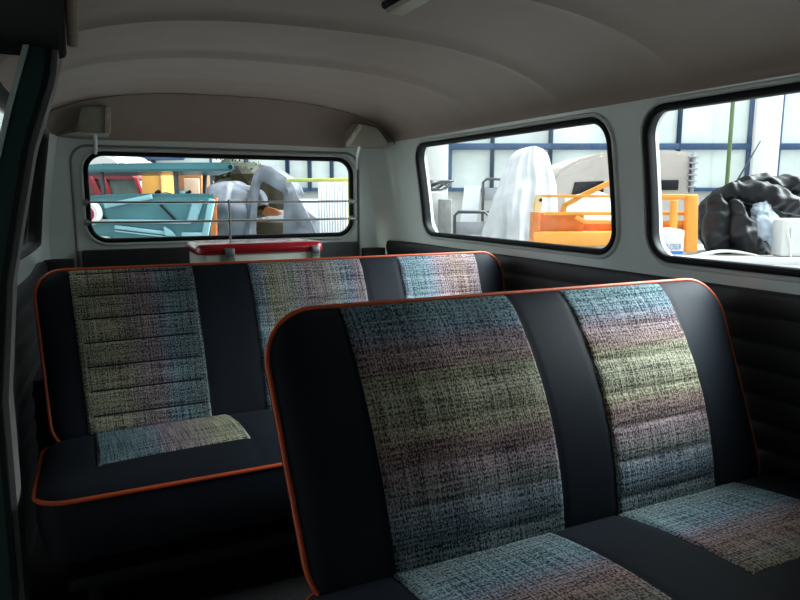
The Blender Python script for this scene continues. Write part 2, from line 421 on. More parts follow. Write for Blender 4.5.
struct(finish('trim_3', mb, M['trim_black'], smooth=60), 'black side panel below the left rear window')
# black lower corners of the rear wall
for i, (xa, xb) in enumerate(((-0.14, -0.02), (1.24, 1.36))):
    mb = MB(); mb.box(((xa+xb)/2, 2.99, -0.60), (xb-xa, 0.03, 0.70), bevel=0.006)
    struct(finish('trim_%d' % (4+i), mb, M['trim_black'], smooth=40), 'black cover at the foot of the %s rear corner post' % ('left', 'right')[i])

# left: the open sliding doorway, its rear post and header
PI_ = [(0.40,0.004),(0.29,-0.008),(0.22,-0.018),(0.09,-0.063),(-0.16,-0.118),(-0.40,-0.145),(-0.90,-0.150)]
PO_ = [(0.40,-0.020),(0.34,-0.036),(0.28,-0.060),(0.15,-0.101),(0.06,-0.126),(-0.20,-0.190),(-0.50,-0.215),(-0.90,-0.215)]
def lerp_tab(tab, z):
    for (z1, x1), (z0, x0) in zip(tab[:-1], tab[1:]):
        if z >= z0: return x0 + (x1-x0)*min(1, (z-z0)/(z1-z0))
    return tab[-1][1]
zz = [-0.92 + 1.30*k/60 for k in range(61)]
def post(name, fa, fb, y0, y1, m, parent=None):
    mb = MB()
    R = [[mb.bm.verts.new((x, y, z)) for x, y in ((fa(z), y0), (fb(z), y0), (fb(z), y1), (fa(z), y1))] for z in zz]
    for p, q in zip(R[:-1], R[1:]):
        for j in range(4): mb.bm.faces.new([p[j], p[(j+1)%4], q[(j+1)%4], q[j]])
    mb.bm.faces.new(R[0]); mb.bm.faces.new(R[-1][::-1])
    return finish(name, mb, m, parent, smooth=40)
xi = lambda z: lerp_tab(PI_, z); xo = lambda z: lerp_tab(PO_, z)
dp = post('trim_7', lambda z: xo(z)+0.004, lambda z: xi(z)-0.016, 1.46, 1.56, M['teal_shade']); struct(dp, 'teal rear post, shade in its colour, of the open sliding doorway on the left')
post('lit_edge', lambda z: xo(z)-0.006, lambda z: xo(z)+0.0035, 1.452, 1.50, M['edge_lit'], dp)
post('rubber_seal', lambda z: xi(z)-0.020, lambda z: xi(z)-0.010, 1.452, 1.50, M['rubber'], dp)
post('lining', lambda z: xi(z)-0.0155, lambda z: xi(z), 1.475, 1.58, M['lining'], dp)
mb = MB(); mb.box((-0.098, 0.30, 0.335), (0.205, 2.56, 0.12), bevel=0.012)
struct(finish('trim_8', mb, M['felt'], smooth=40), 'black header above the open sliding doorway')
mb = MB(); mb.box((-0.12, 0.30, FLOOR+0.01), (0.16, 2.5, 0.03), bevel=0.006); struct(finish('trim_9', mb, M['teal_shade'], smooth=40), 'sill of the sliding doorway')
wl2 = slab_wall('wall_left_front', SL, (Y_FRONT, 0.05), (FLOOR-0.05, ZTOP), 30, 40, [WIN_CAB], M['paint']); struct(wl2)
window('window_6', SL, WIN_CAB, 'left cab window behind the camera')
# camera
cam = bpy.data.cameras.new('camera'); co = bpy.data.objects.new('camera', cam); COL.objects.link(co)
cam.sensor_width = 36.0; cam.lens = F_PX*36.0/800.0; cam.clip_start = 0.01; cam.clip_end = 200
co.matrix_world = Matrix(((RIGHT.x, UP.x, -FWD.x, OFF.x), (RIGHT.y, UP.y, -FWD.y, OFF.y), (RIGHT.z, UP.z, -FWD.z, OFF.z), (0,0,0,1)))
bpy.context.scene.camera = co
# ================================================================== BENCHES
def pad_frame(O, e2, n, xc=0, taper=0, L=0):
    O, e2, n = Vector(O), Vector(e2).normalized(), Vector(n).normalized()
    return lambda x, s, h: Vector((xc+(x-xc)*(1-taper*(L-s)), O.y, O.z)) + e2*s + n*h
def edge_dist(x, s, x0, x1, s0, s1, r):
    cx, cs = (x0+x1)/2, (s0+s1)/2; qx = abs(x-cx) - (x1-x0)/2 + r; qs = abs(s-cs) - (s1-s0)/2 + r
    return r - (math.hypot(max(qx,0), max(qs,0)) + min(max(qx,qs),0))
class Pad:
    """upholstered slab: rounded rectangle outline, bulging face, tucked back"""
    def __init__(p, frm, x0, x1, L, rc, R, B, crown, T):
        p.f, p.x0, p.x1, p.L, p.rc, p.R, p.B, p.crown, p.T = frm, x0, x1, L, rc, R, B, crown, T
    def H(p, x, s):
        e = max(0, edge_dist(x, s, p.x0, p.x1, 0, p.L, p.rc))
        t = 1 - min(1, e/p.R); xn = (x-(p.x0+p.x1)/2)/((p.x1-p.x0)/2); sn = (s-p.L/2)/(p.L/2)
        return p.B*math.sqrt(max(0, 1-t*t)) + p.crown*(1-xn**4)*(1-sn*sn)
    def shrink(p, s):
        d = min(s, p.L-s)
        if d >= p.rc: return 0
        return p.rc - math.sqrt(max(0, p.rc**2 - (p.rc-d)**2))
    def body(p, seams=()):
        mb = MB(); nu, nv = 150, 60
        def fn(u, v):
            s = p.L*(0.5-0.5*math.cos(PI*v)); c = p.shrink(s)
            uu = 0.5-0.5*math.cos(PI*u) if False else u
            x = p.x0+c + (p.x1-p.x0-2*c)*uu
            h = p.H(x, s)
            for q in seams: h -= 0.002*math.exp(-((x-q)/0.006)**2)
            return p.f(x, s, h)
        mb.grid(fn, nu, nv)
        loop = rrect(p.x0, p.x1, 0, p.L, p.rc, 8); n = len(loop)
        prof = [(0,0),(0.001,-p.T*0.35),(-0.012,-p.T*0.75),(-0.035,-p.T*0.95),(-0.06,-p.T)]
        cs = Vector(((p.x0+p.x1)/2, p.L/2)); rows = []
        for o, h in prof:
            row = []
            for i in range(n):
                q = Vector(loop[i]); tv = Vector(loop[(i+1)%n]) - Vector(loop[i-1]); tv.normalize(); nn = Vector((tv.y, -tv.x))
                row.append(mb.bm.verts.new(p.f(q.x+nn.x*o, q.y+nn.y*o, h)))
            rows.append(row)
        for a in range(len(rows)-1):
            for i in range(n): mb.bm.faces.new([rows[a][i], rows[a][(i+1)%n], rows[a+1][(i+1)%n], rows[a+1][i]])
        mb.bm.faces.new(rows[-1])
        return mb
    def piping(p, h=0.001, o=0.002, r=0.0049):
        mb = MB(); loop = densify(rrect(p.x0-o, p.x1+o, -o, p.L+o, p.rc+o, 8), 0.06)
        mb.tube([p.f(a, b, h) for a, b in loop], r, 8, closed=True); return mb
    def panel(p, xa, xb, sa, sb, seams=(), depth=0.006, along='s', uv0=(0, 0), flipu=False, flipv=False, puff=0.002):
        mb = MB(); nx, ns = 60, 180
        def fn(u, v):
            x = xa+(xb-xa)*u; s = sa+(sb-sa)*v
            m = min(min(u, 1-u)*(xb-xa), min(v, 1-v)*(sb-sa))
            lift = -0.003 + 0.0055*min(1, m/0.006)**0.5
            h = p.H(x, s) + lift
            if seams:
                d = min(abs((s if along == 's' else x)-q) for q in seams)
                h += min(1, (min(u, 1-u)*(xb-xa)/0.02)**0.7)*(puff*min(1, d/0.025) - depth*math.exp(-(d/0.0065)**2))
            return p.f(x, s, h)
        def uvf(u, v):
            return (uv0[0] + (xb-xa)*((1-u) if flipu else u), uv0[1] + (sb-sa)*((1-v) if flipv else v))
        mb.grid(fn, nx, ns, uvf); return mb

# ramps run over half a metre of cloth
rampA = [(0.0,TEAL),(0.08,DTEAL),(0.17,BLUE),(0.26,GREY),(0.33,MAUVE),(0.42,BROWN),(0.47,OLIVE),(0.58,LOLIVE),(0.655,OLIVE),(0.68,BROWN),(0.77,MAUVE),(0.82,BLUE),(0.89,TEAL),(1.0,TEAL)]
rampB = [(0.0,LOLIVE),(0.20,OLIVE),(0.28,TAUPE),(0.40,MAUVE),(0.46,BLUE),(0.52,TEAL),(0.60,DTEAL),(1.0,DTEAL)]
rampC = [(0.0,TEAL),(0.05,BLUE),(0.12,OLIVE),(0.28,GREY),(0.36,MAUVE),(0.46,TAUPE),(0.55,GREY),(0.62,BLUE),(0.7,MAUVE),(1.0,TEAL)]
rampD = [(0.0,BLUE),(0.12,TEAL),(0.22,BLUE),(0.30,MAUVE),(0.45,BROWN),(0.60,MAUVE),(1.0,OLIVE)]
rampE = [(0.0,TEAL),(0.16,TEAL),(0.24,BLUE),(0.33,MAUVE),(0.45,TAUPE),(0.56,OLIVE),(0.72,LOLIVE),(1.0,OLIVE)]
rampF = [(0.0,TEAL),(0.14,DTEAL),(0.26,TEAL),(0.34,BLUE),(0.42,MAUVE),(0.50,BROWN),(0.58,TAUPE),(0.7,OLIVE),(1.0,GREY)]
T_front1 = tweed('tweed banded across, dusky', 'v', rampA, (0.62, 1.2), 1.1)  # same cloth toned darker for the shaded panel, with stronger cross stripes
T_front2 = tweed('tweed banded across, bright', 'v', rampA, (0.85, 1.15), 4.7)  # same bands kept lighter for the panel lit by the window
T_rear1 = tweed('tweed banded upright, olive to teal', 'u', rampB, (0.7, 1.2), 2.2)
T_rear2 = tweed('tweed banded upright, grey and mauve', 'u', rampC, (0.75, 1.2), 3.6)
T_rear3 = tweed('tweed banded upright, blue to mauve', 'u', rampD, (0.8, 1.2), 6.1)
T_cush = tweed('tweed banded upright, teal to olive', 'u', rampE, (0.85, 1.15), 7.9)
T_seat1 = tweed('tweed banded across, teal to brown', 'v', rampF, (0.95, 1.35), 9.3)

def bench(loc, label, x0, x1, yb, zb, yt, zt, panels, cy, cz, cy2, cz2, cpanels, rc=0.075, crown=0.028, taper=0.07):
    t = root('bench_seat', loc, label, 'bench seat', None)
    d = Vector((0, yt-yb, zt-zb)); L = d.length; d.normalize(); n = Vector((0, -d.z, d.y))
    bp = Pad(pad_frame((0, yb, zb), d, n, (x0+x1)/2, taper, L), x0, x1, L, rc, 0.05, 0.016, crown, 0.085)
    b = finish('backrest', bp.body([q for p in panels for q in p[:2]]), M['vinyl'], t, smooth=40); b['label'] = 'padded black vinyl backrest'
    finish('piping', bp.piping(), M['piping'], b, smooth=60)['label'] = 'orange piping round the backrest'
    for xa, xb, m, lab, seams, depth in panels:
        pn = finish('tweed_panel', bp.panel(xa, xb, 0.035, L-0.001, seams, depth), m, b, smooth=60); pn['label'] = lab
    e = Vector((0, cy2-cy, cz2-cz)); Lc = e.length; e.normalize(); nc = Vector((0, e.z, -e.y))
    cp = Pad(pad_frame((0, cy, cz), e, nc), x0+0.002, x1+0.022, Lc, 0.07, 0.06, 0.020, 0.028, 0.15)
    c = finish('seat_cushion', cp.body([q for p in cpanels for q in p[:2]]), M['vinyl'], t, smooth=40); c['label'] = 'padded black vinyl seat cushion'
    finish('piping', cp.piping(), M['piping'], c, smooth=60)['label'] = 'orange piping round the cushion edge'
    for xa, xb, m, lab in cpanels:
        pn = finish('tweed_panel', cp.panel(xa, xb, 0.02, 0.35, (), 0, flipv=False), m, c, smooth=60); pn['label'] = lab
    # steel stand under the cushion
    yl0, yl1 = cy2+0.08, cy-0.06
    mb = MB(); zf = min(cz, cz2)-0.165
    mb.box(((x0+x1)/2, (yl0+yl1)/2, zf-0.01), (x1-x0-0.10, yl1-yl0+0.06, 0.03), bevel=0.006)
    finish('seat_frame', mb, M['rubber'], t, smooth=40)
    for xx in (x0+0.10, x1-0.10):
        for yy in (yl0, yl1):
            mb = MB(); mb.tube([(xx, yy, zf-0.02), (xx, yy, FLOOR)], 0.016, 10)
            finish('leg', mb, M['rubber'], t, smooth=50)
    return t
ch = [0.015+0.066*k for k in range(1, 8)]
bench((0.83, 0.75, FLOOR), 'front bench seat in black vinyl with two tweed panels and orange piping', 0.268, 1.372, 0.905, -0.665, 1.105, -0.197,
    [(0.408, 0.766, T_front1, 'plaid tweed panel, shade in its colour, on the left of the backrest', ch, 0.001),
     (0.898, 1.182, T_front2, 'plaid tweed panel, light in its colour, nearest the side window', ch, 0.0022)],
    0.955, -0.638, 0.44, -0.604,
    [(0.42, 0.735, T_seat1, 'dark plaid tweed insert on the left of the cushion'), (0.893, 1.232, T_seat1, 'teal and mauve tweed insert on the right of the cushion')], 0.095, 0.052, 0.10)
bench((0.64, 1.62, FLOOR), 'rear bench seat in black vinyl with ribbed tweed panels, before the rear window', -0.118, 1.395, 1.88, -0.665, 2.055, -0.205,
    [(-0.032, 0.300, T_rear1, 'olive to teal ribbed tweed panel on the left of the backrest', ch, 0.0031),
     (0.462, 0.838, T_rear2, 'grey and mauve tweed panel in the middle of the backrest', ch, 0.0015),
     (0.972, 1.285, T_rear3, 'blue and mauve tweed panel on the right of the backrest', ch, 0.0015)],
    1.89, -0.646, 1.425, -0.610,
    [(0.004, 0.346, T_cush, 'teal to olive tweed insert on the left of the cushion'), (0.465, 0.835, T_cush, None), (0.965, 1.27, T_cush, None)])
for o in COL.objects:
    if o.get('label', 1) is None: del o['label']

# ================================================================== SMALL INTERIOR THINGS
# two bars across the rear window with their post and end brackets
t = root('window_guard', (XM, 2.95, -0.21), 'two thin metal bars with a post across the inside of the rear window', 'window guard')
YG = 2.935
for z in (-0.026, -0.106):
    mb = MB(); mb.tube([(0.035, YG, z+0.002), (0.30, YG-0.004, z), (XM, YG-0.008, z), (0.92, YG-0.004, z), (1.185, YG, z+0.002)], 0.0050, 8); finish('bar', mb, M['chrome'], t, smooth=60)
    for x in (0.035, 1.185):
        mb = MB(); mb.tube([(x, YG-0.004, z), (x, 2.9935, z)], 0.0075, 10); mb.box((x, 2.992, z), (0.020, 0.006, 0.026), bevel=0.002)
        finish('bracket', mb, M['latch'], t, smooth=40)
mb = MB(); mb.tube([(XM-0.015, YG-0.009, -0.015), (XM-0.015, YG-0.009, -0.19), (XM-0.015, 2.962, -0.215)], 0.0062, 8); mb.box((XM-0.015, 2.966, -0.216), (0.05, 0.006, 0.022), bevel=0.002)
finish('post', mb, M['latch'], t, smooth=40)
# tailgate hinge covers in the top corners
def hinge(label, pts_back, pts_front, y0, y1, edge_a, edge_b, strut):
    cx = sum(p[0] for p in pts_back)/len(pts_back)
    t = root('hinge_cover', (cx, y1, min(p[1] for p in pts_back)), label, 'hinge cover', 'tailgate hinge covers')
    mb = MB(); A = [Vector((a, y1, b)) for a, b in pts_back]; B = [Vector((a, y0, b)) for a, b in pts_front]
    bmA = [mb.bm.verts.new(p) for p in A]; bmB = [mb.bm.verts.new(p) for p in B]; n = len(A)
    mb.bm.faces.new(bmB); mb.bm.faces.new(bmA[::-1])
    for i in range(n): mb.bm.faces.new([bmA[i], bmA[(i+1)%n], bmB[(i+1)%n], bmB[i]])
    bmesh.ops.recalc_face_normals(mb.bm, faces=mb.bm.faces[:])
    bmesh.ops.bevel(mb.bm, geom=mb.bm.edges[:], offset=0.004, segments=2, affect='EDGES')
    finish('cover', mb, M['hinge'], t, smooth=40)
    mb = MB(); a, b = Vector(edge_a), Vector(edge_b); dv = (b-a); ln = dv.length; dv.normalize(); sx = dv.cross(Vector((0,1,0))).normalized()
    mb.box((a+b)/2, (0.020, 0.014, ln), (sx, dv.cross(sx), dv), bevel=0.003)
    finish('edge_strip', mb, M['hinge_edge'], t, smooth=40)
    mb = MB(); mb.tube([(edge_a[0], y0+0.004, edge_a[2]-0.004), (edge_a[0], y0-0.004, edge_a[2]-0.004)], 0.007, 8); finish('screw', mb, M['latch'], t, smooth=40)
    mb = MB(); mb.tube(strut, 0.008, 8); finish('strut', mb, M['paint'], t, smooth=60)
hinge('cream hinge cover in the left top corner above the rear window', [(-0.06,0.232),(0.140,0.232),(0.148,0.375),(0.055,0.36)], [(0.02,0.240),(0.130,0.238),(0.136,0.336),(0.045,0.336)], 2.87, 3.0,
      (0.137, 2.866, 0.338), (0.130, 2.866, 0.238), [(0.085, 2.92, 0.245), (0.088, 2.955, 0.21), (0.085, 2.992, 0.17)])
hinge('cream hinge cover in the right top corner above the rear window', [(1.145,0.225),(1.345,0.225),(1.30,0.33),(1.17,0.34)], [(1.088,0.216),(1.305,0.222),(1.240,0.302),(1.158,0.312)], 2.80, 3.0,
      (1.156, 2.796, 0.310), (1.092, 2.796, 0.222), [(1.165, 2.82, 0.225), (1.185, 2.90, 0.19), (1.215, 2.985, 0.13)])
# cool box on the engine deck
X0, X1, YA, YB, ZL = 0.392, 0.866, 2.50, 2.76, -0.214
t = root('cool_box', ((X0+X1)/2, 2.63, -0.55), 'cream cool box with red lid on the deck behind the rear bench', 'cool box')
mb = MB(); mb.prism(rrect(X0, X1, YA, YB, 0.035), lambda a, b, h: Vector((a, b, h)), -0.55, ZL+0.002, bevel=0.006); finish('box_body', mb, M['cream'], t, smooth=40)['label'] = 'cream enamelled body'
lid = MB(); rows = []
for o, z in ((0.003,0.0),(0.008,0.005),(0.008,0.024),(0.003,0.034),(-0.012,0.038),(-0.05,0.040)): rows.append([lid.bm.verts.new((a, b, ZL+z)) for a, b in rrect(X0-o, X1+o, YA-o, YB+o, 0.035)])
for i in range(len(rows)-1):
    n = len(rows[i])
    for k in range(n): lid.bm.faces.new([rows[i][k], rows[i][(k+1)%n], rows[i+1][(k+1)%n], rows[i+1][k]])
lid.bm.faces.new(rows[-1]); lid.bm.faces.new(rows[0][::-1])
l_ = finish('lid', lid, M['red_lid'], t, smooth=50); l_['label'] = 'glossy red lid'
for x in (0.502, 0.834):
    mb = MB(); mb.box((x, YA-0.011, ZL-0.008), (0.036, 0.010, 0.062), bevel=0.003); mb.box((x, YA-0.017, ZL+0.004), (0.030, 0.008, 0.020), bevel=0.003); mb.tube([(x-0.014, YA-0.015, ZL-0.026), (x+0.014, YA-0.015, ZL-0.026)], 0.006, 8)
    finish('latch', mb, M['latch'], t, smooth=40)
# dome lamp
zc = ceil_z(0.14, 1.38)
t = root('dome_lamp', (0.665, 1.38, zc-0.03), 'small oblong dome lamp on the ceiling at the top edge', 'lamp')
mb = MB(); mb.prism(rrect(0.645, 0.705, 1.28, 1.44, 0.012), lambda a, b, h: Vector((a, b, h)), zc-0.010, zc+0.012, bevel=0.003); finish('lamp_base', mb, M['rubber'], t, smooth=40)
mb = MB(); mb.prism(rrect(0.651, 0.699, 1.29, 1.43, 0.010), lambda a, b, h: Vector((a, b, h)), zc-0.022, zc-0.009, bevel=0.005); finish('lens', mb, M['lens'], t, smooth=40)
# tan wooden rail along the top of the sliding door
xw, zw = 0.016, 0.335
mb = MB(); mb.box((xw, 0.90, zw), (0.020, 1.32, 0.075), bevel=0.005)
struct(finish('trim_6', mb, M['wood'], smooth=40), 'tan wooden rail along the ceiling edge above the sliding door')
mb = MB()
mb.grid(lambda u, v: Vector((-0.004-0.02*v+0.003*math.sin(u*9), 1.56+0.09*u, 0.30-0.05*v-0.03*u*v+0.004*math.sin(u*14))), 16, 6)
o = finish('torn_flap', mb, M['wood'], smooth=60); md = o.modifiers.new('s', 'SOLIDIFY'); md.thickness = 0.003
tag(o, 'loose torn brown edge of headlining below the wooden rail', 'flap')

# ================================================================== THE YARD
AX = (RIGHT.copy(), HF.copy(), Vector((0, 0, 1)))
def ybox(mb, px0, px1, py0, py1, d, depth, bevel=0.0, z0=None):
    u0, u1 = yu(px0, d), yu(px1, d); zt = yz(py0, d, (px0+px1)/2); zb = yz(py1, d, (px0+px1)/2) if z0 is None else z0
    mb.box(yard((u0+u1)/2, d+depth/2, (zt+zb)/2), (u1-u0, depth, zt-zb), AX, bevel)
def Y2(px, py, d): return (yu(px, d), yz(py, d, px))
def yfrm_turned(d, k): return lambda a, b, h: yard(a-k*max(0, h), d+h, b)
def yfrm(d): return lambda a, b, h: yard(a, d+h, b)
def ybar(mb, p0, p1, d, w, depth=None, d1=None):
    """square bar between two sight points"""
    a, b = yard(*[Y2(*p0, d)[0], d, Y2(*p0, d)[1]]), yard(*[Y2(*p1, d1 or d)[0], d1 or d, Y2(*p1, d1 or d)[1]])
    dv = b-a; ln = dv.length; dv.normalize(); sd = HF - dv*HF.dot(dv)
    if sd.length < 0.05: sd = RIGHT.copy()
    sd.normalize()
    mb.box((a+b)/2, (w, depth or w, ln), (dv.cross(sd).normalized(), sd, dv), min(w, depth or w)*0.15)
def yt(p, d): u, z = Y2(p[0], p[1], d); return yard(u, d, z)
# ground of the yard
mb = MB(); mb.box((2, 4, GROUND-0.05), (60, 60, 0.1)); struct(finish('ground', mb, M['concrete']))
# --- workshop front behind everything
DF = 13.0
u0, u1 = -16.0, 18.0
b = root('workshop_building', yard(1, DF, GROUND), 'long workshop front with blue framed windows and white columns', 'building')
zs = yz(191, DF); zt = 2.9; ztop = 4.6
mb = MB(); mb.box(yard((u0+u1)/2, DF+0.2, (GROUND+zs)/2), (u1-u0, 0.3, zs-GROUND), AX); finish('base_wall', mb, M['render_grey'], b)
mb = MB(); mb.box(yard((u0+u1)/2, DF+0.2, (zt+ztop)/2), (u1-u0, 0.3, ztop-zt), AX); finish('upper_wall', mb, M['render_grey'], b)
mb = MB(); mb.box(yard((u0+u1)/2, DF+4.35, ztop), (u1-u0, 9, 0.2), AX); finish('roof', mb, M['render_grey'], b)
for pa, pb in ((-40,-18),(215,228),(425,447.5),(747,772),(1010,1040)):
    mb = MB(); ua, ub = yu(pa, DF), yu(pb, DF); mb.box(yard((ua+ub)/2, DF+0.06, (GROUND+ztop)/2-0.1), (ub-ua, 0.35, ztop-GROUND-0.2), AX, 0.01); finish('column', mb, M['white_wall'], b, smooth=40)
zbeam = yz(146.5, DF)
def bay(mull, beam=True):
    for k, (pa, pb) in enumerate(zip(mull[:-1], mull[1:])):
        ua, ub = yu(pa, DF), yu(pb, DF); fr = MB(); wv = 0.075
        for u in (ua, ub): fr.box(yard(u, DF+0.03, (zs+zt)/2), (wv, 0.10, zt-zs), AX, 0.006)
        fr.box(yard((ua+ub)/2, DF+0.03, zs+0.03), (ub-ua, 0.10, 0.07), AX, 0.006); fr.box(yard((ua+ub)/2, DF+0.03, zt-0.03), (ub-ua, 0.10, 0.07), AX, 0.006)
        if beam: fr.box(yard((ua+ub)/2, DF+0.02, zbeam), (ub-ua, 0.12, 0.115), AX, 0.006)
        f = finish('window_frame', fr, M['blue_frame'], b, smooth=40)
        f['label'] = 'blue painted window frame'
        p = MB(); p.box(yard((ua+ub)/2, DF+0.05, (zs+zt)/2), (ub-ua, 0.02, zt-zs-0.02), AX); finish('pane', p, M['pane'], f)
bay([449.5, 491.5, 549, 612, 675.5, 745.5]); bay([774.5, 842, 910, 1008]); bay([230, 247, 288, 310, 332, 378, 424]); bay([-16, 40, 96, 155, 213])
mb = MB(); ybar(mb, (113, 157.5), (186, 156.5), DF-0.25, 0.13, 0.1); f = finish('beam', mb, M['blue_frame'], b, smooth=40)
# green down pipe and a thin rod on the front
mb = MB(); mb.tube([yard(yu(726, DF-0.3), DF-0.3, GROUND), yard(yu(726, DF-0.3), DF-0.3, 3.2)], 0.038, 10); tag(finish('green_pipe', mb, M['green_pipe'], smooth=60), 'upright green pipe before the workshop windows', 'pipe')
mb = MB(); mb.tube([yt((728, 196), 8.2), yt((745, 163), 8.2), yt((756, 141), 8.2)], [0.012, 0.010, 0.006], 8); mb.tube([yt((728, 196), 8.2), yard(Y2(722, 196, 8.2)[0], 8.3, GROUND)], 0.012, 8)
tag(finish('thin_rod', mb, M['dark_metal'], smooth=60), 'thin dark rod leaning before the white column', 'rod')

# --- low loading table (long, pale) that carries the orange frame, tarpaulin, carton and cabinet
TZ = -0.545
ZT = TZ + 0.0
t = root('loading_table', yard(2.2, 6.6, GROUND), 'long low white topped table under the orange frame and black tarpaulin', 'table')
ua, ub = yu(524, 6.0), yu(930, 6.0)
mb = MB(); mb.box(yard((ua+ub)/2, 6.75, TZ-0.03), (ub-ua, 1.7, 0.06), AX, 0.008); finish('table_top', mb, M['white_board'], t, smooth=40)
for u in (ua+0.1, (ua+ub)/2, ub-0.1):
    for d in (6.0, 7.5):
        mb = MB(); mb.box(yard(u, d, (GROUND+TZ-0.06)/2), (0.07, 0.07, TZ-0.06-GROUND), AX, 0.006); finish('leg', mb, M['dark_metal'], t, smooth=40)

# --- tall thing shrouded in white plastic
D = 8.2
uc, _ = Y2(526, 200, D); zt_ = yz(145, D, 530)
mb = MB()
def shroud(u, v):
    th = 2*PI*u; z = GROUND + (zt_-GROUND)*v
    # half widths left and right of the peak
    vv = v
    wl_ = 0.60*(1-vv)**0.75*0.9 + 0.17; wr_ = 0.30*(1-vv)**0.8 + 0.20
    if v > 0.93: k = math.sqrt(max(0, 1-((v-0.93)/0.07)**2)); wl_ *= 0.25+0.75*k; wr_ *= 0.25+0.75*k
    c, s_ = math.cos(th), math.sin(th)
    w_ = wr_ if c > 0 else wl_
    fold = 1 + (0.07*math.sin(9*th+2.2*v) + 0.06*math.sin(19*th-3*v) + 0.03*math.sin(31*th+5*v))*(1-v*0.45)
    p = yard(uc+0.10+ w_*c*fold - 0.0*v, D+0.35+0.40*s_*fold*(1-0.55*v), z)
    n_ = noise.noise(p*2.5)*0.05 + noise.noise(p*6)*0.02
    return p + RIGHT*n_ + HF*n_
mb.grid(shroud, 120, 60); mb.face([shroud(k/24, 1.0) for k in range(24)])
tag(finish('covered_machine', mb, M['white_sheet'], smooth=60), 'tall thing shrouded in a white plastic sheet before the workshop windows', 'covered machine')

# --- white board and stacked metal chairs left of the shroud, pile at far left
mb = MB(); A = [Y2(466,185,9.95), Y2(483,185,9.95), Y2(477,236,9.95), Y2(460,236,9.95)]
def lean(a, b_, h): return yard(a, 9.95+h+0.25*(b_-A[0][1]) + 0.25, b_)
zb_ = GROUND; k = (A[3][1]-zb_)
out = [A[0], A[1], (A[2][0]-0.08, zb_), (A[3][0]-0.08, zb_)]
mb.prism(out[::-1], lean, 0, 0.03, bevel=0.004); tag(finish('white_board', mb, M['white_board'], smooth=40), 'pale board leaning left of the shrouded thing', 'board')
def metal_chair(pxa, pxb, pyt, d, label, flip=False):
    ua, ub = yu(pxa, d), yu(pxb, d); zt_ = yz(pyt, d, pxa); zse = GROUND+0.45
    t = root('metal_chair', yard((ua+ub)/2, d+0.2, GROUND), label, 'chair', 'metal chairs by the workshop')
    mb = MB(); mb.tube([yard(ua, d, GROUND), yard(ua, d+0.02, zt_-0.05), yard(ua+0.05, d+0.02, zt_), yard(ub-0.05, d+0.02, zt_), yard(ub, d+0.02, zt_-0.05), yard(ub, d, GROUND)], 0.022, 8); finish('back_frame', mb, M['dark_metal'], t, smooth=60)
    mb = MB(); mb.box(yard((ua+ub)/2, d+0.03, zt_-0.22), (ub-ua-0.03, 0.02, 0.18), AX, 0.006); finish('backrest', mb, M['grey_seat'], t, smooth=40)
    mb = MB(); mb.box(yard((ua+ub)/2, d+0.03, zt_-0.48), (ub-ua-0.03, 0.02, 0.03), AX, 0.006); finish('cross_bar', mb, M['dark_metal'], t, smooth=40)
    mb = MB(); mb.box(yard((ua+ub)/2, d+0.24, zse), (ub-ua, 0.42, 0.04), AX, 0.01); finish('seat', mb, M['grey_seat'], t, smooth=40)
    for u in (ua, ub):
        mb = MB(); mb.tube([yard(u, d+0.44, GROUND), yard(u, d+0.42, zse)], 0.018, 8); finish('leg', mb, M['dark_metal'], t, smooth=60)
metal_chair(483, 503, 179, 9.9, 'dark tube chair with grey back beside the white shroud')
metal_chair(455, 489, 212, 9.15, 'wide low dark tube chair before the leaning pale board')
mb = MB(); ybox(mb, 426, 444, 192, 235, 10.6, 0.8, 0.02, GROUND); tag(finish('grey_crate', mb, M['render_grey'], smooth=40), 'grey box under the white column at the left window edge', 'crate')
mb = MB(); ybox(mb, 440, 452, 199, 240, 10.05, 0.5, 0.02, GROUND); tag(finish('pale_carton', mb, M['concrete'], smooth=40), 'pale grey carton left of the leaning board', 'carton')
mb = MB(); rw = random.Random(11)
zc_ = yz(192, 10.6, 435)
path = []
for k in range(70):
    t_ = k*0.55; rr = 0.13+0.05*math.sin(k*1.7)
    path.append(yt((436, 196), 10.95) + RIGHT*(rr*math.cos(t_)*1.25+0.06*math.sin(k*0.37)) + HF*(0.16*math.sin(t_*1.3)) + Vector((0,0,zc_ - yt((436,196),10.95).z + 0.03 + 0.075*(1+math.sin(t_*0.9+k*0.11)) )))
mb.tube(path, 0.016, 6)
tag(finish('wire_coil', mb, M['dark_metal'], smooth=60), 'tangle of dark wire lying on the grey box', 'wire')

# --- beige body of an old caravan behind the orange frame
D = 9.6
t = root('caravan', yard(yu(622, D), D+0.9, GROUND), 'faded beige caravan body behind the orange frame', 'caravan')
outl = [Y2(548,186,D), Y2(556,172,D), Y2(575,160,D), Y2(600,152.5,D), Y2(640,150,D), Y2(678,150.5,D), Y2(690,153,D), Y2(691,188,D), (Y2(691,188,D)[0], GROUND+0.3), (Y2(548,186,D)[0], GROUND+0.3)]
mb = MB(); mb.prism(outl[::-1], yfrm(D), 0, 1.9, bevel=0.05); finish('body_shell', mb, M['beige'], t, smooth=40)
mb = MB(); mb.prism([Y2(574,182,D), Y2(603,181,D), Y2(603,196,D), Y2(571,196,D)][::-1], yfrm(D), -0.015, 0.02, bevel=0.004); finish('window', mb, M['rubber'], t, smooth=40)
mb = MB(); ybox(mb, 651, 678, 180, 190, D-0.03, 0.04, 0.006); finish('vent', mb, M['rubber'], t, smooth=40)
mb = MB(); ybox(mb, 690.3, 693.5, 153, 192, D-0.02, 0.1, 0.006)
for k in range(6): ybox(mb, 687.5, 696, 156+k*6, 157.5+k*6, D-0.05, 0.06, 0.004)
finish('hinge_rail', mb, M['grey_seat'], t, smooth=40)
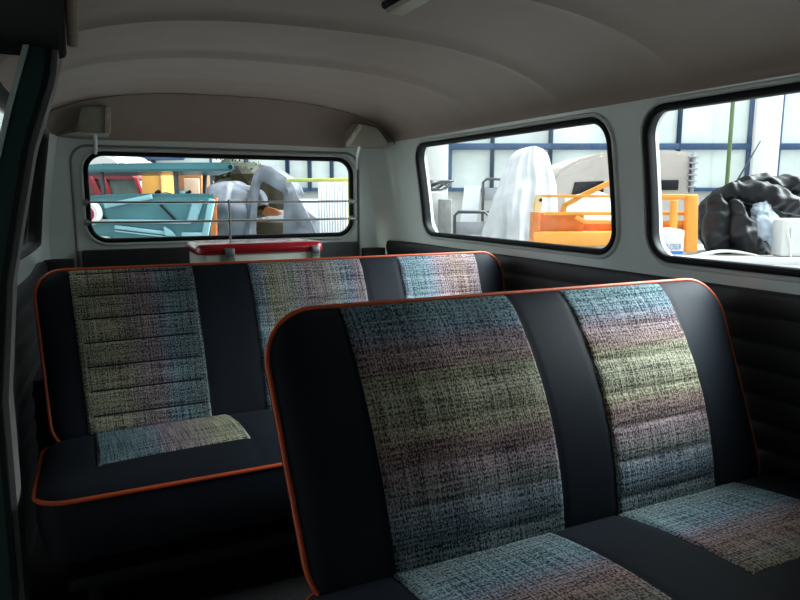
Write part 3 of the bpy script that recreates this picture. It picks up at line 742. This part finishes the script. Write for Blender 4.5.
for du in (0.5, 1.7):
    mb = MB(); c = yard(outl[0][0]+du*1.0, D+0.15, GROUND+0.30); mb.lathe([(0.02,-0.1),(0.26,-0.1),(0.30,-0.06),(0.30,0.06),(0.26,0.1),(0.02,0.1)], c, 24, HF); finish('wheel', mb, M['tyre'], t, smooth=40)

# --- orange frame on the table
D = 6.25
t = root('orange_frame', yard(yu(615, D), D+0.5, TZ), 'long orange steel frame of an old machine lying on the low table', 'machine frame')
mb = MB(); ybox(mb, 535, 619, 232, 246, D, 0.25, 0.012); ybox(mb, 619, 690, 233, 246, D+0.02, 0.2, 0.012); finish('lower_beam', mb, M['orange'], t, smooth=40)
mb = MB(); ybox(mb, 541, 585, 213, 233, D+0.12, 0.10, 0.01); ybox(mb, 585, 690, 221, 233, D+0.2, 0.06, 0.01); finish('side_panel', mb, M['deep_orange'], t, smooth=40)
mb = MB(); ybox(mb, 533.5, 541.5, 212, 240, D+0.02, 0.16, 0.012); finish('end_post', mb, M['deep_orange'], t, smooth=40)
mb = MB(); mb.prism([Y2(534,211,D), Y2(543.5,212,D), Y2(543.5,195,D), Y2(538,194,D), Y2(535,200,D)], yfrm(D), 0.02, 0.10, bevel=0.012); finish('end_plate', mb, M['pale_orange'], t, smooth=40)
mb = MB(); c = yt((541, 200), D+0.015); mb.lathe([(0.004,0),(0.016,0),(0.016,0.03),(0.004,0.03)], c, 12, HF); finish('bolt', mb, M['rubber'], t, smooth=40)
mb = MB(); ybar(mb, (541, 196), (655, 196.5), D+0.05, 0.028); ybar(mb, (543, 213.5), (694, 213.5), D+0.05, 0.032); finish('top_rail', mb, M['orange'], t, smooth=40)
mb = MB(); ybar(mb, (563, 212), (566, 203), D+0.09, 0.045); ybar(mb, (564, 206), (583, 195), D+0.09, 0.045); ybar(mb, (581, 196), (640, 168), D+0.09, 0.045); ybar(mb, (639.5, 197), (639.5, 167), D+0.09, 0.045); finish('brace', mb, M['orange'], t, smooth=40)
mb = MB(); ybar(mb, (576, 217), (586, 222), D+0.04, 0.04); ybar(mb, (585, 222), (690, 222.5), D+0.04, 0.035); finish('channel', mb, M['orange'], t, smooth=40)
mb = MB(); ybar(mb, (676, 252), (674, 200), D-0.12, 0.055, 0.06); ybar(mb, (694, 252), (691, 195), D-0.02, 0.11, 0.08); ybar(mb, (637, 197), (697, 197), D-0.02, 0.05, 0.06); finish('gate', mb, M['orange'], t, smooth=40)
mb = MB(); ybox(mb, 545, 600, 246, 252, D+0.10, 0.2, 0.0, TZ); finish('skid', mb, M['pale_orange'], t, smooth=40)
# white sheeting inside the frame
mb = MB()
def sheet(u, v):
    a, z = Y2(568+62*u, 214-22*v*(0.55+0.45*math.sin(PI*(0.15+0.8*u))), D+0.36)
    p = yard(a, D+0.36+0.14*v, z); return p + HF*0.05*noise.noise(p*7) + Vector((0,0,0.03*noise.noise(p*5)))
mb.grid(sheet, 40, 16)
def sheet_dn(u, v): p = sheet(u, 0); q = Vector((p.x, p.y, TZ+0.002)); return p.lerp(q, v)
mb.grid(sheet_dn, 40, 4)
o = finish('plastic_sheet', mb, M['white_sheet'], smooth=60); md = o.modifiers.new('s', 'SOLIDIFY'); md.thickness = 0.006; md.offset = 0
tag(o, 'crumpled white sheeting lying inside the orange frame', 'sheet')
# printed carton before the frame
D = 5.96
t = root('printed_carton', yt((676, 252), D), 'small white carton with blue print before the orange frame', 'carton')
ua, zt_ = Y2(663.5, 230.5, D); ub, _ = Y2(687, 232, D); w_ = ub-ua; zb_ = TZ; hgt = zt_-zb_
mb = MB(); mb.box(yard((ua+ub)/2, D+0.06, (zb_+zt_)/2), (w_, 0.12, hgt), AX, 0.004); c_ = finish('box', mb, M['carton'], t, smooth=40)
mb = MB(); mb.prism([(ua+0.004, zt_-0.002), (ub-0.004, zt_-0.002), (ub-0.02, zt_+0.010), (ua+w_*0.5, zt_+0.022), (ua+0.01, zt_+0.014)], yfrm(D), 0.02, 0.11, bevel=0.002); finish('flap', mb, M['carton'], t, smooth=40)
mb = MB(); mb.box(yard(ua+w_*0.62, D-0.002, yz(252.8, D, 676)), (w_*0.72, 0.003, 0.030), AX); finish('blue_band', mb, M['print_blue'], t)
mb = MB(); mb.box(yard(ua+w_*0.5, D-0.002, yz(241, D, 676)), (w_*0.66, 0.003, 0.005), AX); mb.box(yard(ua+w_*0.45, D-0.002, yz(235.5, D, 676)), (w_*0.6, 0.003, 0.004), AX); finish('printed_line', mb, M['print_pink'], t)
cu = bpy.data.curves.new('lettering', 'FONT'); cu.body = 'CLOSER'; cu.size = 0.075; cu.extrude = 0.001; cu.align_x = 'CENTER'; cu.align_y = 'CENTER'
to = bpy.data.objects.new('lettering', cu); COL.objects.link(to)
bpy.context.view_layer.update()
me = bpy.data.meshes.new_from_object(to.evaluated_get(bpy.context.evaluated_depsgraph_get())); bpy.data.objects.remove(to)
sx_ = w_*0.78/max(1e-4, (max(v.co.x for v in me.vertices)-min(v.co.x for v in me.vertices)))
mb = MB(); mb.bm.from_mesh(me)
cc = yard(ua+w_*0.52, D-0.003, yz(247.0, D, 676))
for v in mb.bm.verts: v.co = cc + RIGHT*v.co.x*sx_ + Vector((0,0,1))*v.co.y - HF*v.co.z
finish('lettering', mb, M['print_grey'], t)

# --- black tarpaulin heap, bag in it, cabinet, cable
D = 6.35
def blob(c, rad, seed, amp, sub=5, ridged=0.0, freq=3.0, zmin=None, tilt=0.0):
    t = bmesh.new(); bmesh.ops.create_icosphere(t, subdivisions=sub, radius=1)
    for v in t.verts:
        n = v.co.normalized(); p = n*freq + Vector((seed, seed*1.3, -seed))
        k = 1 + amp*noise.noise(p) + 0.5*amp*noise.noise(p*2.1) + ridged*(0.35-abs(noise.noise(Vector((p.x*1.2, p.y*1.2, p.z*2.6))*1.6))*1.6)
        q = n*k
        w = c + RIGHT*(q.x*rad[0] + tilt*q.z*rad[2]) + HF*q.y*rad[1] + Vector((0,0,q.z*rad[2]))
        if zmin is not None and w.z < zmin: w.z = zmin + 0.001*random.random()
        v.co = w
    return t
mb = MB()
mb.add(blob(yt((727, 223), D+0.30), (0.27,0.24,0.33), 3.1, 0.22, 5, 0.06, 1.6, TZ+0.002))
mb.add(blob(yt((760, 200), D+0.45), (0.36,0.22,0.21), 7.7, 0.24, 5, 0.08, 1.7, TZ+0.002))
mb.add(blob(yt((800, 205), D+0.50), (0.36,0.24,0.24), 9.4, 0.25, 5, 0.08, 1.7, TZ+0.002))
def cloth_roll(pts, rad, n=60, m=26):
    P = [Vector(p) for p in pts]; k = len(P)-1
    def cr(t):
        x = t*k; i = min(k-1, int(x)); f = x-i; p0, p1, p2, p3 = P[max(0,i-1)], P[i], P[i+1], P[min(k,i+2)]
        return 0.5*((2*p1)+(p2-p0)*f+(2*p0-5*p1+4*p2-p3)*f*f+(3*p1-p0-3*p2+p3)*f**3)
    def rr(t): x = t*k; i = min(k-1, int(x)); return rad[i]+(rad[i+1]-rad[i])*(x-i)
    b = MB(); pp = [cr(i/n) for i in range(n+1)]; b.tube(pp, [rr(i/n) for i in range(n+1)], m)
    for v in b.bm.verts:
        q = v.co.copy()
        v.co += (RIGHT*noise.noise(q*5) + HF*noise.noise(q*6+Vector((3,1,2))) + Vector((0,0,noise.noise(q*5+Vector((7,7,7))))))*0.055 + Vector((0,0,1))*0.03*noise.noise(q*13)+HF*0.03*noise.noise(q*15)
        if v.co.z < TZ: v.co.z = TZ+0.001
    return b.bm
mb.add(cloth_roll([yt((716,196), D+0.02), yt((722,214), D-0.02), yt((720,236), D-0.02), yt((726,256), D-0.0)], [0.06,0.11,0.13,0.10]))
mb.add(cloth_roll([yt((738,200), D-0.02), yt((738,218), D-0.10), yt((746,234), D-0.13), yt((762,248), D-0.12), yt((778,257), D-0.08)], [0.06,0.10,0.115,0.09,0.03]))
mb.add(cloth_roll([yt((716,200), D+0.1), yt((732,190), D+0.10), yt((752,192), D+0.05), yt((772,196), D+0.04), yt((790,204), D+0.06), yt((806,212), D+0.10)], [0.05,0.08,0.10,0.10,0.10,0.08]))
mb.add(cloth_roll([yt((730,188), D+0.3), yt((752,184), D+0.3), yt((778,184), D+0.3), yt((806,186), D+0.35)], [0.05,0.075,0.09,0.10]))
tag(finish('tarpaulin', mb, M['tarp'], smooth=70), 'crumpled black tarpaulin heaped on the white table top', 'tarpaulin')
mb = MB(); mb.add(blob(yt((770, 232), D-0.02), (0.17,0.10,0.20), 2.2, 0.18, 4, 0.12, 2.0, TZ+0.002, tilt=-0.2)); mb.add(blob(yt((763, 212), D-0.0), (0.09,0.08,0.10), 4.9, 0.25, 4, 0.2, 2.5))
tag(finish('plastic_bag', mb, M['bag'], smooth=70), 'pale blue patterned bag poking out of the black tarpaulin', 'bag')
D = 5.95
t = root('white_cabinet', yt((800, 262), D), 'white box with rounded lid right of the black tarpaulin', 'cabinet')
ua, zt_ = Y2(788, 219, D); ub = ua+0.55
mb = MB(); mb.box(yard((ua+ub)/2, D+0.12, (TZ+zt_)/2+0.002), (ub-ua, 0.20, zt_-TZ), AX, 0.03, 4); finish('box_body', mb, M['white_enamel'], t, smooth=40)
mb = MB(); mb.prism([(ua+0.05,TZ+0.03),(ub-0.05,TZ+0.03),(ub-0.05,zt_-0.06),(ua+0.05,zt_-0.06)], yfrm(D), 0.01, 0.04, bevel=0.012); finish('front_panel', mb, M['white_enamel'], t, smooth=40)
mb = MB(); mb.tube([yt((790, 228), D+0.02), yt((794, 243), D+0.012), yt((797, 262), D+0.02)], 0.010, 8); finish('edge_cord', mb, M['cable'], t, smooth=60)
mb = MB()
for i in range(3):
    mb.tube([yard(*[yu(698+i*6+ (66-8*i)*k/20, 6.0+0.02*i), 6.0+0.03*i+0.05*math.sin(k/20*PI), TZ+0.012+ (0.045-0.010*i)*math.sin(PI*k/20)]) for k in range(21)], 0.006, 6)
tag(finish('cable', mb, M['cable'], smooth=60), 'pale looped cable lying before the black tarpaulin', 'cable')

# --- cars seen through the rear window
def wheel(t, u, d, r=0.30):
    mb = MB(); mb.lathe([(0.02,-0.08),(r*0.85,-0.08),(r,-0.05),(r,0.07),(r*0.85,0.09),(0.02,0.09)], yard(u, d, GROUND+r), 28, HF); w_ = finish('wheel', mb, M['tyre'], t, smooth=40)
    mb = MB(); mb.lathe([(0.02,-0.10),(r*0.5,-0.10),(r*0.58,-0.08),(0.02,-0.07)], yard(u, d, GROUND+r), 20, HF); finish('hub_cap', mb, M['chrome'], w_, smooth=40)
D = 6.6
t = root('teal_car', yard(yu(150, D), D+0.75, GROUND), 'teal car with a flat roof and no glass seen through the rear window', 'car')
outl = [Y2(72,198,D), Y2(100,194.5,D), Y2(150,193.5,D), Y2(213,193.5,D), Y2(214,197,D), Y2(207,238,D), Y2(200,256,D), (Y2(205,262,D)[0], GROUND+0.25), (Y2(60,262,D)[0], GROUND+0.25), Y2(55,225,D)]
mb = MB(); mb.prism(outl[::-1], yfrm_turned(D, 0.33), 0, 1.5, bevel=0.035); finish('body', mb, M['car_teal'], t, smooth=40)
mb = MB(); ua = yu(70, D-0.05); ub = yu(236, D-0.05); z0 = yz(173, D, 150); z1 = yz(163.5, D, 150)
mb.prism([(ua,z0+0.01),(ub-0.02,z0+0.02),(ub,z0+0.06),(ub-0.03,z1+0.01),(ub-0.45,z1+0.01),(ua+0.3,z1),(ua,z1-0.03)][::1], yfrm_turned(D, 0.36), -0.02, 1.45, bevel=0.02); finish('roof', mb, M['car_teal'], t, smooth=40)
mb = MB(); c = yt((231.5, 167), D-0.025); mb.lathe([(0.004,0),(0.022,0),(0.022,0.02),(0.004,0.02)], c, 12, HF); finish('plug', mb, M['rubber'], t, smooth=40)
mb = MB(); ybar(mb, (177, 194), (176.5, 170), D+0.06, 0.035, 0.05); finish('pillar', mb, M['dark_metal'], t, smooth=40)
mb = MB(); ybar(mb, (104, 194), (103, 172), D+0.06, 0.03, 0.05); finish('pillar', mb, M['dark_metal'], t, smooth=40)
mb = MB(); ybar(mb, (204, 205), (206, 172), D+1.35, 0.04, 0.05); finish('pillar', mb, M['dark_metal'], t, smooth=40)
# pressed edges, sill and the door frame standing open
mb = MB(); ybar(mb, (104, 206), (152, 196.5), D-0.03, 0.045, 0.03); mb2 = finish('window_ledge', mb, M['car_teal_light'], t, smooth=40)
mb = MB(); ybar(mb, (100, 221), (190, 222), D-0.02, 0.035, 0.03); finish('waist_moulding', mb, M['car_teal_light'], t, smooth=40)
mb = MB(); ybar(mb, (113, 227), (163, 233), D-0.02, 0.035, 0.03); ybar(mb, (113, 231), (163, 236.5), D-0.02, 0.012, 0.03); finish('sill', mb, M['car_teal_light'], t, smooth=40)
mb = MB(); mb.prism([Y2(193,202,D), Y2(204,200,D), Y2(196,222,D), Y2(186,222,D)][::-1], yfrm(D), -0.05, -0.005, bevel=0.012); ybar(mb, (180, 235), (206, 235), D-0.03, 0.05, 0.03); ybar(mb, (212, 199), (203, 237), D-0.03, 0.06, 0.04); finish('door_frame', mb, M['car_teal_light'], t, smooth=40)
mb = MB(); ybar(mb, (160, 205), (176, 222), D-0.015, 0.022, 0.012); finish('gap', mb, M['rubber'], t, smooth=40); mb = MB(); ybar(mb, (97, 212), (106, 221), D-0.015, 0.03, 0.012); finish('gap', mb, M['rubber'], t, smooth=40)
mb = MB(); mb.prism([Y2(163,226,D), Y2(171,231,D), Y2(175,236,D), Y2(164,236,D)][::-1], yfrm(D), -0.05, -0.005, bevel=0.01); finish('corner_plate', mb, M['car_teal_light'], t, smooth=40); mb = MB(); mb.add(blob(yt((166,194.5), D+0.1), (0.06,0.05,0.025), 1.0, 0.1, 3)); finish('fitting', mb, M['car_teal_light'], t, smooth=50); mb = MB(); mb.add(blob(yt((183,193), D+0.1), (0.05,0.05,0.03), 2.0, 0.1, 3)); finish('fitting', mb, M['car_teal_light'], t, smooth=50)
mb = MB(); ybar(mb, (185, 195), (191, 191), D+0.08, 0.03); finish('catch', mb, M['rubber'], t, smooth=40); mb = MB(); ybar(mb, (156, 194), (160, 191), D+0.08, 0.04); finish('catch', mb, M['rubber'], t, smooth=40)
for px in (88, 190): wheel(t, yu(px, D), D+0.05)
# chrome headlamp end at the far left edge
mb = MB(); mb.lathe([(0.02,-0.02),(0.10,-0.02),(0.12,0.0),(0.12,0.05),(0.02,0.06)], yt((87, 213), D-0.08), 20, HF); finish('lamp_rim', mb, M['white_enamel'], t, smooth=40)
mb = MB(); mb.lathe([(0.005,-0.035),(0.06,-0.03),(0.085,-0.015),(0.005,-0.01)], yt((86, 214), D-0.08), 20, HF); finish('lamp_lens', mb, M['car_red'], t, smooth=40)
mb = MB(); ybar(mb, (93, 238), (107, 239), D-0.06, 0.05, 0.06); finish('bumper', mb, M['chrome'], t, smooth=40)
# red car behind it
D = 9.4
t = root('red_car', yard(yu(112, D), D+0.7, GROUND), 'dark red car behind the teal car, beside the orange locker', 'car')
outl = [Y2(60,194,D), Y2(144,194,D), Y2(146,215,D), (Y2(146,215,D)[0], GROUND+0.3), (Y2(60,215,D)[0], GROUND+0.3)]
mb = MB(); mb.prism(outl[::-1], yfrm(D), 0, 1.4, bevel=0.04); finish('body', mb, M['car_red'], t, smooth=40)
mb = MB(); mb.prism([Y2(88,175,D), Y2(132,175.5,D), Y2(138,179,D), Y2(138,178.5,D), Y2(136,180.0,D), Y2(130,179.5,D), Y2(88,179,D)][::-1], yfrm(D), -0.01, 1.3, bevel=0.004); finish('roof', mb, M['car_red'], t, smooth=40)
for q in (((90, 177), (100, 196), 0.11), ((104, 178), (109, 196), 0.09), ((137, 178), (141, 194), 0.05)):
    mb = MB(); ybar(mb, q[1], q[0], D+0.01, q[2], 0.08); finish('pillar', mb, M['car_red'], t, smooth=40)
mb = MB(); mb.prism([Y2(84,178,D), Y2(137,179,D), Y2(141,195,D), Y2(84,195,D)][::-1], yfrm(D), 0.05, 0.08); finish('side_glass', mb, M['dark_glass'], t)
for px in (84, 138): wheel(t, yu(px, D), D+0.05)
# white van behind
D = 11.0
t = root('white_van', yard(yu(92, D), D+0.9, GROUND), 'white van with a rounded roof behind the red car', 'van')
outl = [Y2(60,152,D), Y2(85,148,D), Y2(105,151,D), Y2(116,155,D), Y2(124,162,D), Y2(136,172,D), Y2(141,190,D), (Y2(141,190,D)[0], GROUND+0.3), (Y2(60,190,D)[0], GROUND+0.3)]
mb = MB(); mb.prism(outl[::-1], yfrm(D), 0, 1.6, bevel=0.06); finish('body', mb, M['white_enamel'], t, smooth=40)
for px in (80, 130): wheel(t, yu(px, D), D+0.05)
# lockers and boards
def ything(name, lab, cat, m, args, bevel=0.01, door=None):
    mb = MB(); ybox(mb, *args[:6], bevel, GROUND)
    o = finish(name, mb, m, smooth=40); tag(o, lab, cat); return o
lk = ything('wooden_locker', 'bright orange wooden locker right of the red car', 'locker', M['locker'], (142, 163, 168, 0, 8.8, 0.45))
mb = MB(); ybox(mb, 160.6, 161.4, 170, 240, 8.785, 0.02); finish('side_edge', mb, M['brown'], lk)
ything('dark_cupboard', 'dark brown cupboard between the orange locker and pink board', 'cupboard', mat('dark brown', (0.07,0.045,0.035), 0.7, var=0.5, scale=5), (164, 178, 168, 0, 9.8, 0.4))
ything('brown_cabinet', 'brown wooden cabinet behind the pink board', 'cabinet', M['brown'], (179, 202, 168, 0, 9.8, 0.4))
ything('pink_board', 'small pinkish plywood board before the brown cabinet', 'board', M['plywood'], (184.5, 199.5, 178.5, 0, 8.6, 0.03))

# --- bare metal car shell
D = 8.4
t = root('car_shell', yard(yu(268, D), D+0.6, GROUND), 'bare grey metal car shell with an open door frame', 'car shell')
outer = [(240,262),(246,205),(253,176),(258,168),(264,165.5),(272,167),(288,178),(294,186),(297,196),(306,212),(316,235),(322,262)]
hole = [(251,262),(256,210),(260,184),(263,181),(284,193),(283,215),(280,262)]
def frame_band():
    mb = MB(); n = 40
    def samp(poly, k):
        L = [0]
        for a, b_ in zip(poly[:-1], poly[1:]): L.append(L[-1]+math.hypot(b_[0]-a[0], b_[1]-a[1]))
        s_ = k/n*L[-1]
        for i in range(len(poly)-1):
            if s_ <= L[i+1]+1e-6: f_ = (s_-L[i])/(L[i+1]-L[i]); return (poly[i][0]+(poly[i+1][0]-poly[i][0])*f_, poly[i][1]+(poly[i+1][1]-poly[i][1])*f_)
    rows = []
    for k in range(n+1):
        o_ = Y2(*samp(outer, k), D); h_ = Y2(*samp(hole, k), D)
        rows.append([yard(h_[0], D+0.05, h_[1]), yard(h_[0], D, h_[1]), yard((h_[0]+o_[0])/2, D-0.02, (h_[1]+o_[1])/2), yard(o_[0], D+0.02, o_[1]), yard(o_[0], D+0.09, o_[1])])
    for a, b_ in zip(rows[:-1], rows[1:]):
        for j in range(4): mb.face([a[j], a[j+1], b_[j+1], b_[j]])
        mb.face([a[4], a[0], b_[0], b_[4]])
    bmesh.ops.remove_doubles(mb.bm, verts=mb.bm.verts[:], dist=1e-5)
    return mb
finish('door_frame', frame_band(), M['car_silver'], t, smooth=40)['label'] = 'bare metal door frame'
# roof and far side behind the frame
mb = MB()
rp_ = [Y2(*p, D) for p in ((258,168),(264,165.5),(272,167),(288,178),(294,186),(297,196))]
mb.grid(lambda u, v: (lambda q: yard(q[0], D+0.08+0.6*v, q[1]-0.0+0.02*math.sin(PI*v)))(rp_[min(5, int(round(u*5)))]), 5, 8)
o = finish('roof_panel', mb, M['car_silver'], t, smooth=60); md = o.modifiers.new('s', 'SOLIDIFY'); md.thickness = 0.012
mb = MB(); ybar(mb, (247, 240), (258, 172), D+1.05, 0.08, 0.05); ybar(mb, (304, 240), (292, 190), D+1.05, 0.08, 0.05); finish('far_pillar', mb, M['car_silver'], t, smooth=40)
# nose: rounded wing at the left
mb = MB()
def wing(u, v):
    th = PI*(u)            # left to right over the top
    prof = 0.5 - 0.5*math.cos(th)
    px = 200 + 52*prof; top = 186 - 3*math.sin(th) + 16*(1-math.sin(th))**2 + (6*prof if u > .5 else 0)
    a, z = Y2(px, top, D); zz = z*(1-v) + (GROUND+0.2)*v
    bul = math.sin(PI*min(1, v*1.6+0.12))*0.10
    return yard(a, D+0.22-bul-0.16*math.sin(th)*min(1, 4*v), zz)
mb.grid(wing, 36, 24)
def wing_top(u, v): p = wing(u, 0); return p + HF*(0.9*v) + Vector((0,0,0.03*math.sin(PI*v)))
mb.grid(wing_top, 36, 6)
o = finish('front_wing', mb, M['car_silver'], t, smooth=60); md = o.modifiers.new('s', 'SOLIDIFY'); md.thickness = 0.01; md.offset = 1; o['label'] = 'bare metal rounded wing'
mb = MB(); mb.prism([Y2(213,198,D), Y2(218,198,D), Y2(215,243,D), Y2(209,243,D)][::-1], yfrm(D), -0.06, 0.02, bevel=0.006); finish('rust_strip', mb, M['rust'], t, smooth=40)['label'] = 'rusty orange strip'
# rear quarter at the right
mb = MB()
def quarter(u, v):
    px = 290 + 45*u; top = 200 + 40*u**1.6; a, z = Y2(px, top, D+0.1); zz = z*(1-v)+(GROUND+0.2)*v
    return yard(a, D+0.10+0.45*u*u, zz)
mb.grid(quarter, 20, 12); o = finish('rear_quarter', mb, M['car_silver'], t, smooth=60); md = o.modifiers.new('s', 'SOLIDIFY'); md.thickness = 0.01
mb = MB(); mb.prism([Y2(p[0]+1.0, p[1], D+1.02) for p in ((254,210),(259,182),(264,178),(292,192),(288,210))][::-1], yfrm(D+1.02), 0, 0.03); finish('far_lining', mb, M['olive_dark'], t)
mb = MB(); ybox(mb, 246, 284, 222, 262, D+0.35, 0.3, 0.04, GROUND+0.25); finish('seat_box', mb, M['olive_dark'], t, smooth=40)
mb = MB(); mb.prism([Y2(254,213,D), Y2(258,207,D), Y2(268,210,D), Y2(275,214,D), Y2(270,217,D), Y2(255,217,D)][::-1], yfrm(D+0.35), 0.1, 0.25, bevel=0.01); finish('cushion', mb, M['rust'], t, smooth=40)
mb = MB(); mb.box(yard(yu(268, D), D+0.6, GROUND+0.22), (yu(325, D)-yu(205, D), 1.0, 0.08), AX, 0.01); finish('floor_pan', mb, M['dark_metal'], t, smooth=40)
for px in (226, 306): wheel(t, yu(px, D), D+0.30, 0.28)
# grey bench line behind the shell, white corrugated panel, yellow rail
ything('grey_van', 'low pale grey car body behind the bare metal shell', 'car', M['white_board'], (262, 322, 199, 0, 11.6, 0.6), 0.08)
mb = MB()
def corr(u, v): a, _ = Y2(318+29*u, 200, 7.6); z = yz(182, 7.6, 330)*(1-v)+GROUND*v; return yard(a, 7.6+0.008*math.sin(u*2*PI*11), z)
mb.grid(corr, 132, 1); o = finish('corrugated_panel', mb, M['white_board'], smooth=60); md = o.modifiers.new('s', 'SOLIDIFY'); md.thickness = 0.01
tag(o, 'upright white corrugated panel at the right of the rear window', 'panel')
mb = MB(); ybar(mb, (287, 180.5), (362, 179.5), 7.8, 0.04)
mb.tube([yt((348,180), 7.8), yard(Y2(348,180,7.8)[0], 7.8, GROUND)], 0.02, 8); mb.tube([yt((360,180), 7.8), yard(Y2(360,180,7.8)[0], 7.8, GROUND)], 0.02, 8)
tag(finish('yellow_rail', mb, M['yellow'], smooth=50), 'yellow green horizontal rail above the white corrugated panel', 'rail')
# dark shrub behind the shell
mb = MB(); rnd = random.Random(3)
cs = [(yt((218+rnd.random()*46, 172+rnd.random()*34), 10.6+rnd.random()*0.5), 0.16+0.14*rnd.random()) for _ in range(26)]
for c, r in cs: mb.add(blob(c, (r, r, r*0.8), rnd.random()*20, 0.3, 2, 0.0, 3.0))
for _ in range(1500):
    c, r = rnd.choice(cs); n = Vector((rnd.gauss(0,1), rnd.gauss(0,1), rnd.gauss(0,1))).normalized(); p = c + n*r*1.02
    a = n.orthogonal().normalized(); b_ = n.cross(a); k = 0.02+0.03*rnd.random(); th = rnd.random()*6.28; e = (a*math.cos(th)+b_*math.sin(th)+n*0.4)*k; f_ = (b_*math.cos(th)-a*math.sin(th))*k*0.45
    mb.face([p, p+e*0.5+f_, p+e*1.2, p+e*0.5-f_])
u_, z_ = Y2(240, 196, 10.8)
mb.tube([yard(u_, 10.8, GROUND), yard(u_, 10.8, z_)], 0.05, 8)
tag(finish('dark_shrub', mb, M['leaf'], recalc=False), 'dark olive shrub growing behind the bare metal car shell', 'shrub')

# --- left of the van and ahead of it: unseen, added walls and eaves of a light cutting shed
mb = MB(); mb.box((-1.75, -1.5, 0.6), (0.25, 7.4, 3.6)); struct(finish('wall_blocker_left', mb, M['blocker'], smooth=40), 'dark shed wall added left of the van to cut light')
mb = MB(); mb.box((-1.05, -1.5, 1.6), (1.6, 7.4, 0.15)); struct(finish('trim_10', mb, M['blocker'], smooth=40), 'added eaves cutting light, part of the dark shed')
mb = MB(); mb.box((-0.1, -2.2, 0.6), (3.4, 0.25, 3.6)); struct(finish('wall_blocker_ahead', mb, M['blocker'], smooth=40), 'dark shed wall added ahead of the van to cut light')

# ================================================================== LIGHT
sc = bpy.context.scene
w = bpy.data.worlds.new('overcast sky'); sc.world = w; w.use_nodes = True
nt = w.node_tree; bg = nt.nodes['Background']
tc = nt.nodes.new('ShaderNodeTexCoord'); sx = nt.nodes.new('ShaderNodeSeparateXYZ'); nt.links.new(tc.outputs['Generated'], sx.inputs[0])
rp = nt.nodes.new('ShaderNodeValToRGB'); rp.color_ramp.elements[0].position = 0.0; rp.color_ramp.elements[0].color = (0.80, 0.86, 0.90, 1)
rp.color_ramp.elements[1].position = 0.9; rp.color_ramp.elements[1].color = (0.95, 0.98, 1.0, 1)
nt.links.new(sx.outputs[2], rp.inputs['Fac']); # hazy bright patch of sky where the sun stands behind the cloud, to the right and a little ahead
SUN = Vector((0.68, -0.20, 0.66)).normalized()
dt = nt.nodes.new('ShaderNodeVectorMath'); dt.operation = 'DOT_PRODUCT'; nt.links.new(tc.outputs['Generated'], dt.inputs[0]); dt.inputs[1].default_value = SUN
cl = nt.nodes.new('ShaderNodeMath'); cl.operation = 'MAXIMUM'; nt.links.new(dt.outputs['Value'], cl.inputs[0]); cl.inputs[1].default_value = 0
pw = nt.nodes.new('ShaderNodeMath'); pw.operation = 'POWER'; nt.links.new(cl.outputs[0], pw.inputs[0]); pw.inputs[1].default_value = 16.0
st = nt.nodes.new('ShaderNodeMath'); st.operation = 'MULTIPLY_ADD'; nt.links.new(pw.outputs[0], st.inputs[0]); st.inputs[1].default_value = 66.0; st.inputs[2].default_value = 0.75
# paler, brighter sky over the open yard behind the camera, facing the workshop
d2 = nt.nodes.new('ShaderNodeVectorMath'); d2.operation = 'DOT_PRODUCT'; nt.links.new(tc.outputs['Generated'], d2.inputs[0]); d2.inputs[1].default_value = Vector((0.05, -0.9, 0.40)).normalized()
c2 = nt.nodes.new('ShaderNodeMath'); c2.operation = 'MAXIMUM'; nt.links.new(d2.outputs['Value'], c2.inputs[0]); c2.inputs[1].default_value = 0
p2 = nt.nodes.new('ShaderNodeMath'); p2.operation = 'POWER'; nt.links.new(c2.outputs[0], p2.inputs[0]); p2.inputs[1].default_value = 3.0
s2 = nt.nodes.new('ShaderNodeMath'); s2.operation = 'MULTIPLY_ADD'; nt.links.new(p2.outputs[0], s2.inputs[0]); s2.inputs[1].default_value = 1.3; nt.links.new(st.outputs[0], s2.inputs[2])
# a bluish clear patch over the open ground left of and behind the van
d3 = nt.nodes.new('ShaderNodeVectorMath'); d3.operation = 'DOT_PRODUCT'; nt.links.new(tc.outputs['Generated'], d3.inputs[0]); d3.inputs[1].default_value = Vector((-0.75, 0.50, 0.40)).normalized()
c3 = nt.nodes.new('ShaderNodeMath'); c3.operation = 'MAXIMUM'; nt.links.new(d3.outputs['Value'], c3.inputs[0]); c3.inputs[1].default_value = 0
p3 = nt.nodes.new('ShaderNodeMath'); p3.operation = 'POWER'; nt.links.new(c3.outputs[0], p3.inputs[0]); p3.inputs[1].default_value = 4.0
s3 = nt.nodes.new('ShaderNodeMath'); s3.operation = 'MULTIPLY_ADD'; nt.links.new(p3.outputs[0], s3.inputs[0]); s3.inputs[1].default_value = 3.4; nt.links.new(s2.outputs[0], s3.inputs[2])
nt.links.new(rp.outputs['Color'], bg.inputs['Color']); nt.links.new(s3.outputs[0], bg.inputs['Strength'])
sc.view_settings.view_transform = 'Standard'; sc.view_settings.look = 'None'; sc.view_settings.gamma = 1.0
sc.view_settings.use_curve_mapping = False; sc.view_settings.exposure = 0.0
sc.cycles.use_denoising = True; sc.cycles.max_bounces = 10; sc.cycles.diffuse_bounces = 6; sc.cycles.transparent_max_bounces = 16

for o in list(bpy.data.objects):
    if '_o' in o: del o['_o']
